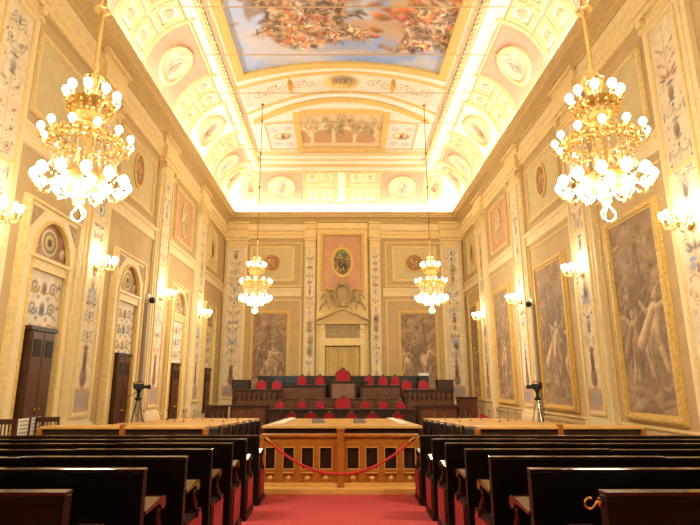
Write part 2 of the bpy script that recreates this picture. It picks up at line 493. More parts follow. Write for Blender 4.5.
# big fresco with gilt frame
FX, FY0, FY1 = 3.92, 6.0, 18.5
fresco = thing('ceiling_fresco', 'large framed ceiling fresco of figures among clouds in a blue sky', 'ceiling painting', (0, 0, 0))
P = Paint(2*FX, FY1-FY0, .04, (178, 194, 226), 21)
P.noise(3, (140, 172, 238), (196, 212, 246), op=1.0)
n = vnoise(P.h, P.w, 5, P.rng)
P.mask_mix(np.clip((n-.48)/.14, 0, 1)*.6, (232, 220, 200))
n = vnoise(P.h, P.w, 7, P.rng); yv = P.H-P.Y         # 0 at the edge towards the tribune
P.mask_mix(np.clip((n-.50)/.1, 0, 1)*np.clip((yv-.9)/1.2, 0, 1)*.75, (150, 124, 104))
n = vnoise(P.h, P.w, 8, P.rng); P.mask_mix(np.clip((n-.55)/.08, 0, 1)*np.clip((yv-.8)/1., 0, 1)*.7, (214, 160, 96))
pr = random.Random(8)
skin = [(226, 190, 156), (214, 166, 128), (236, 206, 170), (196, 146, 110), (206, 176, 146)]
pal = np.array([(92, 70, 58), (140, 108, 84), (176, 142, 106), (216, 190, 150), (204, 156, 92), (196, 122, 72), (178, 96, 62), (158, 130, 112), (206, 192, 172), (134, 120, 100), (110, 90, 76)], float)
def warp(n_, dx, dy):
    yy = np.clip(np.arange(P.h)[:, None]+(dy*30).astype(int), 0, P.h-1); xx = np.clip(np.arange(P.w)[None, :]+(dx*30).astype(int), 0, P.w-1)
    return n_[yy, xx]
wa = vnoise(P.h, P.w, 7, P.rng, 3)-.5; wb = vnoise(P.h, P.w, 7, P.rng, 3)-.5
n1 = warp(vnoise(P.h, P.w, 8, P.rng, 3), wa, wb); n2 = warp(vnoise(P.h, P.w, 22, P.rng, 3), wb, wa); n3 = vnoise(P.h, P.w, 3, P.rng, 3)
q = np.clip(((n1-.26)/.48+.35*(n2-.5))*len(pal), 0, len(pal)-1.001); qi = q.astype(int); qf = (q-qi)[..., None]
colr = pal[qi]*(1-qf)+pal[np.minimum(qi+1, len(pal)-1)]*qf
colr = colr*(.62+.8*np.clip((n2-.25)/.5, 0, 1))[..., None]
X_, Y_ = P.X, P.H-P.Y
edge = .9+.7*np.clip((2.6-X_)/2.0, 0, 1)+.35*np.sin(X_*1.7+.6)
mask = np.clip((n3+.35*(n1-.5)-.345)/.06, 0, 1)*np.clip((Y_-edge)/.35, 0, 1)
P.mask_mix(mask*.94, colr)
P.Y = P.H-P.Y                                        # painted with its foot towards the tribune
pr = random.Random(8)
def mval(x, d):
    iy = int(np.clip((P.H-d)/P.H*(P.h-1), 0, P.h-1)); ix = int(np.clip(x/P.W*(P.w-1), 0, P.w-1)); return mask[iy, ix]
def brush(x, y, c, l, w, a, op=.8):
    b2 = a+pr.uniform(-.9, .9); m_ = (x+math.cos(a)*l*.5, y+math.sin(a)*l*.5)
    P.curve([(x, y), m_, (m_[0]+math.cos(b2)*l*.5, m_[1]+math.sin(b2)*l*.5)], w, c, op)
for x, d, c, r_ in ((3.0, 2.5, (190, 92, 58), .55), (2.3, 2.2, (206, 156, 84), .4), (5.5, 2.9, (196, 104, 60), .6), (6.2, 2.6, (176, 92, 66), .45), (5.0, 1.8, (186, 118, 66), .4), (1.3, 2.6, (128, 96, 84), .5), (4.2, 2.7, (96, 78, 66), .5), (6.9, 2.1, (150, 120, 96), .4)):
    for k in range(7): P.blob(x+pr.uniform(-r_, r_), d+pr.uniform(-r_, r_)*.6, r_*pr.uniform(.25, .5), r_*pr.uniform(.12, .3), pr.uniform(-1, 1), [v*pr.uniform(.75, 1.2) for v in c], op=.75, shade=.5, soft=.5)
for k in range(1500):
    x = pr.uniform(.15, 7.7); d = .9+abs(pr.gauss(0, 1))*3.4
    if mval(x, d) < .4: continue
    c = pr.choice([(232, 206, 168), (206, 166, 124), (84, 62, 50), (118, 88, 66), (104, 84, 70), (190, 120, 72), (206, 164, 98), (226, 214, 194), (150, 112, 84), (70, 54, 46), (132, 116, 104)])
    brush(x, d, c, pr.uniform(.12, .38), pr.uniform(.014, .034), pr.uniform(-1.6, 1.6), .7)
for k in range(90):
    x = pr.uniform(.4, 7.5); d = 1.2+abs(pr.gauss(0, 1))*3.0
    if mval(x, d) < .4: continue
    c = pr.choice(skin); P.blob(x, d, .05, .065, 0, c); P.blob(x, d-.16, .11, .09, pr.uniform(-.6, .6), c, op=.8, soft=.4); brush(x, d-.15, c, .3, .035, pr.uniform(-2.5, 0), .8); P.blob(x-.01, d+.05, .05, .03, 0, (96, 66, 46))
for x0, c in ((4.3, (226, 194, 140)), (3.4, (206, 172, 130)), (5.1, (214, 180, 130))):
    P.blob(x0, .62+pr.uniform(-.1, .15), 1.1, .12, pr.uniform(-.05, .12), c, op=.5, soft=.9)
P.Y = P.H-P.Y
P.A += (np.array((226, 216, 204.))-P.A)*.12
P.mesh('canvas', lambda u, v: (u-FX, FY0+v, Hc(u-FX, FY0+v)-.03), fresco)
mb = MB(); cframe(mb, -FX-.30, FX+.30, FY0-.30, FY1+.34, .32, .14); mb.build('frame', 'ceiling_gilt_deep', fresco)
mb = MB(); cframe(mb, -FX-.36, FX+.36, FY0-.36, FY1+.42, .07, .07); mb.build('frame_edge', 'ceiling_white', fresco)
# end panel: architectural scene with arches, and two ornament squares
scene_t = thing('ceiling_scene', 'painted arcade scene on the sloping end panel of the ceiling', 'ceiling painting')
P = Paint(4.0, 2.8, .035, (226, 204, 158), 31)
P.noise(10, (232, 212, 168), (206, 178, 130), op=.8)
P.cap((0, .25), (4, .25), .2, .2, (228, 206, 160), 1, 0); P.cap((0, .02), (4, .02), .08, .08, (176, 132, 84), 1, 0)
for cx, w in ((1.08, .5), (2.15, .5), (.05, .3), (3.2, .4)):
    P.blob(cx, .95, w+.1, .75, 0, (240, 220, 176), shade=.1, soft=.08)
    P.cap((cx-w*.55, .72), (cx+w*.55, .72), .3, .3, (186, 134, 92), 1, 0); P.blob(cx, .98, w, .5, 0, (186, 134, 92), shade=0, soft=.08)
for cx in (.55, 1.62, 2.68):
    P.cap((cx, .45), (cx, 1.5), .09, .09, (238, 218, 176))
for k in range(26):
    P.figure(pr.uniform(.1, 3.9), pr.uniform(.9, 2.0), pr.uniform(.45, .8), pr.choice([(222, 192, 136), (200, 164, 110), (176, 138, 92), (238, 214, 164)]), pr.choice([(206, 170, 116), (166, 126, 84), (226, 196, 142)]))
P.A += (np.array((238, 216, 172.))-P.A)*.35
P.mesh('canvas', lambda u, v: (u-2.0, 24.95-v, Hc(u-2.0, 24.95-v)-.03), scene_t)
mb = MB(); cframe(mb, -2.28, 2.28, 21.95, 25.2, .28, .08); mb.build('frame', 'ceiling_gilt_deep', scene_t)
for s_, nm in ((-1, 'left'), (1, 'right')):
    t = thing('ornament_panel', 'white ceiling panel with a small oval ornament %s of the arcade scene' % nm, 'ceiling painting')
    P = Paint(1.35, 2.3, .035, (240, 234, 224), 41)
    for q in (-1, 1):
        P.scroll(.68+q*.35, 1.75, .2, q, (196, 176, 150), .02); P.scroll(.68+q*.3, .45, .2, -q, (180, 170, 160), .02)
        P.blob(.68+q*.25, 1.15, .16, .1, q*.4, (206, 140, 66))
    P.blob(.68, 1.15, .42, .3, 0, (220, 170, 96), soft=.1); P.blob(.68, 1.15, .32, .2, 0, (240, 226, 196)); P.figure(.68, .98, .36, (190, 120, 60), (170, 90, 50))
    x0 = s_*2.95-.675
    P.mesh('canvas', lambda u, v: (x0+u, 25.0-v, Hc(x0+u, 25.0-v)-.03), t)
    mb = MB(); cframe(mb, x0-.08, x0+1.43, 22.62, 25.1, .09, .06); mb.build('frame', 'ceiling_gilt', t)

# cove panels (painted decoration fixed to the cove)
def cove_pt(side, t, p, off=0.0):
    i, z = cove_iz(p); ni, nz = cove_norm(p); i += ni*off; z += nz*off
    if side == 'left': return (WL+i, t, z)
    if side == 'right': return (WR-i, t, z)
    return (t, YB-i, z)
def cove_n(side, p):
    ni, nz = cove_norm(p)
    return {'left': (ni, 0, nz), 'right': (-ni, 0, nz)}.get(side, (0, -ni, nz))
def covepatch(mb, side, t0, t1, p0, p1, th, n=None):
    return mb.slab(lambda u, v: (cove_pt(side, t0+(t1-t0)*u, p0+(p1-p0)*v), cove_n(side, p0+(p1-p0)*v)), n or 2, 8, th)
def cove_frame(mb, side, t0, t1, p0, p1, wt, wp, th):
    covepatch(mb, side, t0, t1, p0, p0+wp, th); covepatch(mb, side, t0, t1, p1-wp, p1, th)
    covepatch(mb, side, t0, t0+wt, p0+wp, p1-wp, th); covepatch(mb, side, t1-wt, t1, p0+wp, p1-wp, th)
def cove_oval(name, side, tc, rt, pc, rp, kind):
    Pn = Paint(2*rt, 2*rp*3.0, .04, (240, 232, 214), 51)
    if kind == 'white':
        Pn.noise(6, (232, 220, 194), (214, 198, 166)); Pn.figure(rt, rp*1.6, rp*3.0, (204, 188, 156), (222, 208, 180))
        edge = 'ceiling_gilt'
    else:
        Pn.noise(5, (240, 226, 196), (226, 204, 160)); Pn.figure(rt, rp*1.2, rp*3.6, (206, 156, 112), (190, 150, 122)); edge = 'ceiling_gilt'
    o = Pn.mesh(name, lambda u, v: cove_pt(side, tc-rt+u, pc-rp+v/3.0, .075), cove, mask=lambda X, Y: ((X-rt)/rt)**2+((Y-rp*3)/(rp*3))**2 <= 1.0)
    mb = MB()
    mb.strip(ell(tc, pc, rt*1.08, rp*1.08), ell(tc, pc, rt*.9, rp*.9), lambda a, b: cove_pt(side, a, b, .11), lambda a, b: cove_pt(side, a, b, -.02))
    mb.build('oval_rim', edge, o)
def coffer(side, t0, t1, p0, p1):
    mb = MB(); cove_frame(mb, side, t0, t1, p0, p1, (t1-t0)*.16, (p1-p0)*.16, .06); o = mb.build('square_coffer', 'ceiling_gilt', cove)
    tc, pc = (t0+t1)/2, (p0+p1)/2
    mb = MB(); mb.prism(ell(tc, pc, (t1-t0)*.2, (p1-p0)*.2, 8), lambda a, b: cove_pt(side, a, b, .06), lambda a, b: cove_pt(side, a, b, -.02)); mb.build('rosette', 'leaf_relief', o)
def cove_section(side, kind, t0, t1):
    g_ = .08*(1 if t1 > t0 else -1)
    mb = MB(); covepatch(mb, side, t0-g_*.6, t0+g_*.6, .06, .95, .07, 1); mb.build('cross_rib', 'ceiling_gilt', cove)
    if kind == 'pink':
        mb = MB(); covepatch(mb, side, t0+2*g_, t1-2*g_, .16, .86, .03); o = mb.build('pink_panel', 'ceiling_pink', cove)
        mb = MB(); cove_frame(mb, side, t0+g_, t1-g_, .12, .90, abs(g_)*.8, .03, .05) if t1 > t0 else None; mb.build('panel_border', 'ceiling_gilt', o)
        cove_oval('oval_painting', side, (t0+t1)/2, min(.75, abs(t1-t0)*.30), .5, .24, 'white')
    elif kind == 'cream':
        mb = MB(); cove_frame(mb, side, t0+g_, t1-g_, .12, .90, .1, .03, .05); mb.build('panel_border', 'ceiling_gilt', cove)
        cove_oval('oval_painting', side, (t0+t1)/2, min(.8, abs(t1-t0)*.32), .5, .26, 'warm')
    elif kind == 'squares':
        w = (t1-t0-3*g_)/2
        for a in range(2):
            for b in range(2):
                coffer(side, t0+g_+a*(w+g_), t0+g_+a*(w+g_)+w, .15+b*.38, .15+b*.38+.33)
    elif kind == 'narrow':
        mb = MB(); cove_frame(mb, side, t0+g_, t1-g_, .14, .88, .08, .04, .06); mb.build('panel_border', 'ceiling_gilt', cove)
for side in ('left', 'right'):
    for kind, a, b in (('pink', 5.6, 8.6), ('squares', 8.6, 10.6), ('pink', 10.6, 13.0), ('squares', 13.0, 15.1), ('pink', 15.1, 18.3), ('squares', 18.3, 20.3), ('cream', 20.3, 23.2), ('squares', 23.2, 24.5), ('pink', 24.5, 26.5), ('cream', 26.5, 28.0)):
        cove_section(side, kind, a, b)
for kind, a, b in (('cream', -5.9, -4.9), ('pink', -4.9, -2.15), ('squares', -2.15, -.38), ('narrow', -.38, .38), ('squares', .38, 2.15), ('pink', 2.15, 4.95), ('cream', 4.95, 6.05)):
    cove_section('back', kind, a, b)
mb = MB()
for side, t0, t1 in (('left', -2, 28.2), ('right', -2, 28.2), ('back', -6.1, 6.3)):
    covepatch(mb, side, t0, t1, .03, .10, .05, 20)
mb.build('cove_border', 'ceiling_gilt', cove)

# iron tie rods under the vault
RODS = [(13.81, 13.2, 5.9), (16.21, 13.2, 5.75), (18.68, 13.2, 5.75), (21.14, 13.2, 5.75), (23.78, 13.2, 5.75), (26.52, 13.2, 5.75)]
names = ['nearest', 'second', 'third', 'fourth', 'fifth', 'farthest']
for (y, z, xr), nm in zip(RODS, names):
    tag(MB().tube([(-5.78, y, z), (5.98, y, z)], .021, 6).build('tie_rod', 'iron_rod'), 'thin iron tie rod crossing under the ceiling, %s from the camera of the six' % nm, 'tie rod', 'tie rods under the ceiling')

# ================================================================== WALLS: pilasters
def ribbon_paint(W, H, seed):
    P = Paint(W, H, .032, (228, 214, 182), seed)
    P.noise(6, (234, 220, 188), (218, 202, 166), op=.8)
    rr = random.Random(seed); cx = W/2
    base = [(126, 92, 66), (104, 108, 136), (196, 146, 70), (160, 90, 66), (110, 100, 92), (140, 130, 128), (92, 84, 80)]
    soft = lambda c, k=.62: tuple(c[i]*k+(224, 210, 176)[i]*(1-k) for i in range(3))
    P.curve([(cx, .1), (cx, H-.1)], .008, soft(base[0], .5))
    y = 1.75
    while y < H-.45:
        k = rr.choice(['vase', 'scroll', 'scroll', 'leaf', 'fig', 'wing', 'bird', 'festoon', 'ring', 'leaf'])
        c = soft(rr.choice(base)); c2 = soft(rr.choice(base), .8); h = rr.uniform(.32, .55)
        if k == 'vase':
            P.blob(cx, y+.2, W*.11, .17, 0, c, soft=.12); P.blob(cx, y+.42, W*.15, .035, 0, c2); P.blob(cx, y+.02, W*.12, .03, 0, c2)
        elif k == 'scroll':
            for q in (-1, 1):
                P.scroll(cx+q*W*.22, y+.2, W*.15, q, c, .012, a0=PI if q > 0 else 0); P.blob(cx+q*W*.22, y+.2, .03, .03, 0, c2)
                P.cap((cx, y), (cx+q*W*.3, y+.06), .014, .006, c); P.blob(cx+q*W*.38, y+.3, .03, .05, q*.5, c)
        elif k == 'leaf':
            for q in (-1, 1):
                for j in range(3):
                    P.curve([(cx+q*.02, y+.06+j*.11), (cx+q*W*.18, y+.15+j*.11), (cx+q*W*(.36-.06*j), y+.07+j*.11)], .012, c)
            P.blob(cx, y+.26, .035, .10, 0, c2)
        elif k == 'fig':
            P.figure(cx+rr.uniform(-.05, .05), y, .5, c, c2, 0); h = .58
        elif k == 'wing':
            for q in (-1, 1):
                P.blob(cx+q*W*.2, y+.22, W*.17, .04, q*.7, c, soft=.2); P.blob(cx+q*W*.24, y+.13, W*.12, .03, q*.4, c2, soft=.25)
            P.blob(cx, y+.2, .05, .09, 0, c)
        elif k == 'festoon':
            for q in (-1, 1): P.curve([(cx, y+.2), (cx+q*W*.12, y+.09), (cx+q*W*.25, y+.08), (cx+q*W*.38, y+.24)], .013, c); P.blob(cx+q*W*.38, y+.12, .018, .09, 0, c2)
            P.blob(cx, y+.28, .04, .04, 0, c2)
        elif k == 'ring':
            P.blob(cx, y+.24, W*.27, .2, 0, c, soft=.1, op=.7); P.blob(cx, y+.24, W*.22, .165, 0, (228, 220, 206), shade=.05, soft=.1); P.blob(cx, y+.24, W*.08, .1, 0, c2)
        else:
            for q in (-1, 1):
                P.blob(cx+q*W*.25, y+.14, .07, .03, q*.5, c); P.cap((cx+q*W*.25, y+.14), (cx+q*W*.36, y+.22), .016, .008, c2); P.blob(cx+q*W*.12, y+.06, .03, .025, 0, c2)
        for q in range(3): P.blob(cx+rr.choice((-1, 1))*W*rr.uniform(.12, .42), y+rr.uniform(0, h), .018, .025, 0, soft(rr.choice(base), .9))
        y += h
    if W > .6:   # urn on a red-brown pedestal at the foot, blue tablet half way up
        P.cap((cx-W*.28, .35), (cx+W*.28, .35), .3, .3, (196, 160, 134), 1, 0); P.cap((cx-W*.2, .35), (cx+W*.2, .35), .16, .16, (170, 160, 156), 1, 0)
        P.blob(cx, .95, W*.2, .28, 0, (150, 122, 98)); P.blob(cx, 1.4, W*.12, .34, 0, (128, 98, 74)); P.blob(cx, 1.68, W*.18, .05, 0, (150, 120, 92))
        for q in (-.2, .12):
            for yy in (3.02, 3.16): P.cap((cx+W*q, yy), (cx+W*(q+.1), yy), .055, .055, (164, 172, 190), 1, 0)
    else:
        P.blob(cx, .9, W*.3, .5, 0, (150, 122, 98), op=.7); P.blob(cx, 3.9, W*.3, .35, 0, (150, 126, 100), op=.6)
    return P
ZP0 = 1.0
def pilaster(side, u, width, seed, label, proto=None, ex=.40):
    """painted pilaster: width of the painted strip; base on the floor, capital under the entablature"""
    f = wallfn(side, 0); base = (fz(u-1) if side != 'back' else fz(28))
    t = thing('painted_pilaster', label, 'pilaster', at_wall(side, u, 0), 0, 'painted pilasters along the walls')
    hw = width/2
    mb = MB(); wbox(mb, f, -hw-.75*ex, hw+.75*ex, .9, 9.78, 0, .12); wbox(mb, f, -hw-.45*ex, hw+.45*ex, .9, 9.78, .12, .16)
    mb.build('shaft', 'cream_paint', t)
    mb = MB()
    for q in (-1, 1):
        wbox(mb, f, q*hw, q*(hw+.07), 1.15, 9.6, .15, .21)
    wbox(mb, f, -hw-.07, hw+.07, 1.08, 1.15, .15, .21); wbox(mb, f, -hw-.07, hw+.07, 9.6, 9.67, .15, .21)
    wbox(mb, f, -hw, hw, 6.2, 6.3, .15, .20)
    mb.build('gilt_border', 'gilt_pale', t)
    if proto is None:
        P = ribbon_paint(width, 8.45, seed); P.mesh('painted_strip', lambda u_, v_: f(u_-hw, 1.15+v_, .165), t)
    else:
        src = [c for c in proto.children if c.name.startswith('painted_strip')][0]
        o = src.copy(); COL.objects.link(o); o.parent = t
    mb = MB(); wbox(mb, f, -hw-.95*ex, hw+.95*ex, base, .78, 0, .22); wbox(mb, f, -hw-.85*ex, hw+.85*ex, .78, .92, 0, .19); mb.build('plinth', 'cream_paint', t)
    mb = MB(); wbox(mb, f, -hw-.82*ex, hw+.82*ex, 9.78, 9.86, 0, .2); wbox(mb, f, -hw-.75*ex, hw+.75*ex, 9.86, 10.08, 0, .17); wbox(mb, f, -hw-ex, hw+ex, 10.08, 10.22, 0, .25)
    for q in (-1, 1):
        c = f(q*(hw+.4*ex), 9.98, .2); mb.lathe([(0, -.08), (.25*ex, -.08), (.25*ex, .08), (0, .08)], c, 12, axis='x' if side != 'back' else 'y')
    mb.build('capital', 'gilt_pale', t)
    mb = MB(); wbox(mb, f, -hw-.85*ex, hw+.85*ex, 10.24, 10.72, .1, .28); wbox(mb, f, -hw-.85*ex, hw+.85*ex, 10.78, 11.10, .09, .20); wbox(mb, f, -hw-ex, hw+ex, 11.1, 11.2, .1, .3)
    mb.build('entablature_block', 'gilt_pale', t)
    return t
ordn = ['nearest', 'second', 'third', 'fourth']
LY = [9.4, 13.75, 18.95, 24.3]; RY = [9.85, 14.6, 19.85, 25.2]
lp = []; rp = []
for i, y in enumerate(LY):
    lp.append(pilaster('left', y, .85, 100+i % 2, 'tall painted pilaster on the left wall, %s to the camera' % ordn[i], lp[i-2] if i > 1 else None))
for i, y in enumerate(RY):
    rp.append(pilaster('right', y, .85, 200+i % 2, 'tall painted pilaster on the right wall, %s to the camera' % ordn[i], rp[i-2] if i > 1 else None))
BX = [(-6.14, .88, 'in the back left corner'), (-1.82, .46, 'left of the back doorway'), (1.95, .44, 'right of the back doorway'), (6.40, .85, 'in the back right corner')]
bp = []
for i, (x, w, lb) in enumerate(BX):
    bp.append(pilaster('back', x, w, 300+i, 'painted pilaster on the back wall, %s' % lb, None, .26 if w > .6 else .13))

# ================================================================== RIGHT WALL: paintings
def grisaille(W, H, seed, cell=.035):
    P = Paint(W, H, cell, (146, 118, 90), seed); rr = random.Random(seed)
    P.noise(4, (124, 98, 76), (176, 148, 116), op=1.0); P.noise(14, (118, 92, 70), (182, 156, 124), op=.45)
    n = vnoise(P.h, P.w, 5, P.rng); P.mask_mix(np.clip((P.Y/H-.62)/.3, 0, 1)*np.clip((n-.42)/.2, 0, 1)*.6, (160, 134, 108))
    # foliage masses above
    for k in range(24):
        P.blob(rr.uniform(0, W), H*rr.uniform(.66, .98), rr.uniform(.1, .32), rr.uniform(.08, .22), rr.uniform(-1, 1), rr.choice([(118, 92, 72), (150, 124, 98), (170, 146, 116), (132, 106, 82)]), op=.7, soft=.5)
    # trunk
    x = W*rr.uniform(.25, .75); P.curve([(x, H*.3), (x+.1, H*.55), (x-.1, H*.85)], .06, (108, 84, 64), .8)
    # rocks at the foot
    for k in range(16):
        P.blob(rr.uniform(0, W), H*rr.uniform(.02, .16), rr.uniform(.15, .4), rr.uniform(.05, .14), rr.uniform(-.4, .4), rr.choice([(170, 146, 118), (126, 100, 78), (150, 124, 98), (190, 164, 134)]), op=.85)
    for k in range(14):      # broken drapery and branch strokes
        x, y = rr.uniform(.1, W-.1), H*rr.uniform(.08, .9); a = rr.gauss(PI/2, .6); l = rr.uniform(.12, .45); c = rr.choice([(166, 140, 112), (120, 96, 74), (182, 154, 122), (140, 114, 90)])
        for q in (-1, 0, 1): P.cap((x+q*.05, y), (x+q*.05+math.cos(a)*l, y+math.sin(a)*l), .04, .015, [v*(1+.12*q) for v in c], .7)
    for k in range(3):
        P.figure(W*(.25+.25*k)+rr.uniform(-.1, .1), H*rr.uniform(.34, .46), H*rr.uniform(.22, .3), (164, 138, 110), (140, 114, 88), rr.uniform(-.6, .6))
    for k in range(2+seed % 2):
        P.figure(W*(.3+.3*k)+rr.uniform(-.15, .15), H*rr.uniform(.12, .2), H*rr.uniform(.34, .46), (186, 158, 126), rr.choice([(192, 164, 132), (146, 118, 90)]), rr.uniform(-.7, .7))
    P.noise(30, (104, 80, 58), (210, 184, 150), op=.15)
    P.A += (np.array((214, 188, 146.))-P.A)*.16
    return P
def painting(side, u, W, v0, v1, seed, label, fw=.2):
    f = wallfn(side, 0); H = v1-v0
    t = thing('wall_painting', label, 'painting', at_wall(side, u, 0), 0, 'framed grisaille wall paintings')
    P = grisaille(W-2*fw+.04, H-2*fw+.04, seed, .035 if W > 1.8 else .04)
    P.mesh('canvas', lambda a, b: f(a-W/2+fw-.02, v0+fw-.02+b, .06), t)
    mb = MB()
    wframe(mb, f, -W/2, W/2, v0, v1, fw, 0, .12)
    # carved leaf beads on the frame
    n = int(H/.16)
    for k in range(n):
        for q in (-1, 1): mb.ball(f(q*(W/2-fw*.47), v0+fw*.5+(H-fw)*k/(n-1), .115), .03, 6, 4)
    n = int(W/.16)
    for k in range(n):
        for q in (v0+fw*.47, v1-fw*.47): mb.ball(f(-W/2+fw*.5+(W-fw)*k/(n-1), q, .115), .03, 6, 4)
    mb.build('frame', 'gilt_paint', t)
    return t
PY = [(12.2, 2.3), (17.35, 2.55), (22.75, 2.5), (27.6, 1.9)]
pos = ['nearest to the camera', 'second from the camera', 'third from the camera', 'farthest, beside the back corner']
for i, (y, w) in enumerate(PY):
    painting('right', y, w, 1.05, 6.05, 60+i, 'gilt framed sepia painting on the right wall, %s' % pos[i])
painting('back', -4.05, 2.25, 1.3, 5.95, 71, 'gilt framed sepia painting on the back wall left of the doorway', .17)
painting('back', 4.35, 2.3, 1.3, 5.95, 74, 'gilt framed sepia painting on the back wall right of the doorway', .17)

# ---------------------------------------------------------------- upper storey panels
def med_paint(rx, rz, kind, seed):
    P = Paint(2*rx, 2*rz, .03, (226, 214, 186), seed)
    if kind == 'brown': P.noise(5, (166, 122, 84), (190, 146, 104)); P.figure(rx*.8, rz*.35, rz*1.2, (214, 182, 140), (196, 150, 110)); P.figure(rx*1.25, rz*.35, rz*1.1, (200, 160, 116), None)
    elif kind == 'green': P.noise(5, (120, 112, 84), (156, 142, 104)); P.blob(rx, rz*1.5, rx*.5, rz*.3, 0, (112, 130, 90)); P.figure(rx*.8, rz*.3, rz*1.3, (200, 166, 120), (120, 80, 56)); P.figure(rx*1.25, rz*.3, rz*1.2, (180, 140, 96), (96, 104, 90))
    elif kind == 'pale': P.noise(5, (232, 220, 190), (214, 196, 160)); P.figure(rx, rz*.25, rz*1.5, (196, 176, 140), (206, 190, 156))
    else: P.noise(5, (176, 164, 138), (150, 138, 112)); P.figure(rx, rz*.25, rz*1.5, (120, 108, 88), (104, 92, 76))
    return P
def upper_panel(side, u, W, v0, v1, ground, med, rx, rz, label, seed=3, vc=None):
    f = wallfn(side, 0)
    t = thing('wall_panel', label, 'wall panel', at_wall(side, u, 0), 0, 'upper storey wall panels')
    mb = MB(); wframe(mb, f, -W/2, W/2, v0, v1, .13, 0, .08); mb.build('moulding', 'gilt_pale', t)
    mb = MB(); wbox(mb, f, -W/2+.1, W/2-.1, v0+.1, v1-.1, 0, .02); mb.build('ground', ground, t)
    if med:
        vc = vc or (v0+v1)/2
        P = med_paint(rx, rz, med, seed)
        o = P.mesh('medallion', lambda a, b: f(a-rx, vc-rz+b, .045), t, mask=lambda X, Y: ((X-rx)/rx)**2+((Y-rz)/rz)**2 <= 1.0)
        mb = MB(); mb.strip(ell(0, vc, rx*1.16, rz*1.12), ell(0, vc, rx*.95, rz*.95), lambda a, b: f(a, b, .08), lambda a, b: f(a, b, .0)); mb.build('medallion_rim', 'gilt_paint', o)
    return t
for side, ys_ in (('left', [11.6, 16.35, 21.6, 26.6]), ('right', [12.2, 17.25, 22.5, 27.3])):
    nm = side
    upper_panel(side, ys_[0], 2.6, 7.75, 9.75, 'wall_panel_paint', None, 0, 0, 'plain framed upper panel on the %s wall, nearest the camera' % nm)
    upper_panel(side, ys_[1], 2.9, 7.75, 9.85, 'wall_panel_paint', 'brown', .36, .55, 'upper panel with small brown oval portrait, %s wall' % nm, 4, 8.9)
    upper_panel(side, ys_[2], 2.5, 7.7, 9.95, 'pink_plaster', 'pale', .45, .72, 'pink upper panel with pale oval, %s wall' % nm, 5)
    upper_panel(side, ys_[3], 1.9, 7.7, 9.85, 'wall_panel_paint', 'grey', .3, .55, 'upper panel with grey oval next to the back corner, %s wall' % nm, 6)
upper_panel('back', -4.05, 2.6, 7.65, 9.75, 'wall_panel_paint', 'brown', .5, .5, 'framed back wall panel with round brown medallion, left of centre', 7, 8.75)
upper_panel('back', 4.25, 2.6, 7.65, 9.75, 'wall_panel_paint', 'brown', .5, .5, 'framed back wall panel with round brown medallion, right of centre', 8, 8.75)
# thin rectangular mouldings around lower fields of the right wall and back wall
for side, fields in (('right', [(12.2, 3.2), (17.25, 3.6), (22.6, 3.6), (27.5, 2.7)]), ('left', [])):
    for k, (u, w) in enumerate(fields):
        f = wallfn(side, 0); mb = MB(); wframe(mb, f, -w/2, w/2, .9, 6.8, .07, 0, .05); o = mb.build('trim_%d' % (20+k), 'gilt_pale'); o.location = at_wall(side, u); struct(o)
for k, u in enumerate((-4.05, 4.3)):
    f = wallfn('back', 0); mb = MB(); wframe(mb, f, -1.75, 1.75, .9, 6.6, .08, 0, .06); wframe(mb, f, -1.75, 1.75, 7.35, 10.0, .08, 0, .06); o = mb.build('trim_%d' % (30+k), 'gilt_pale'); o.location = at_wall('back', u); struct(o)

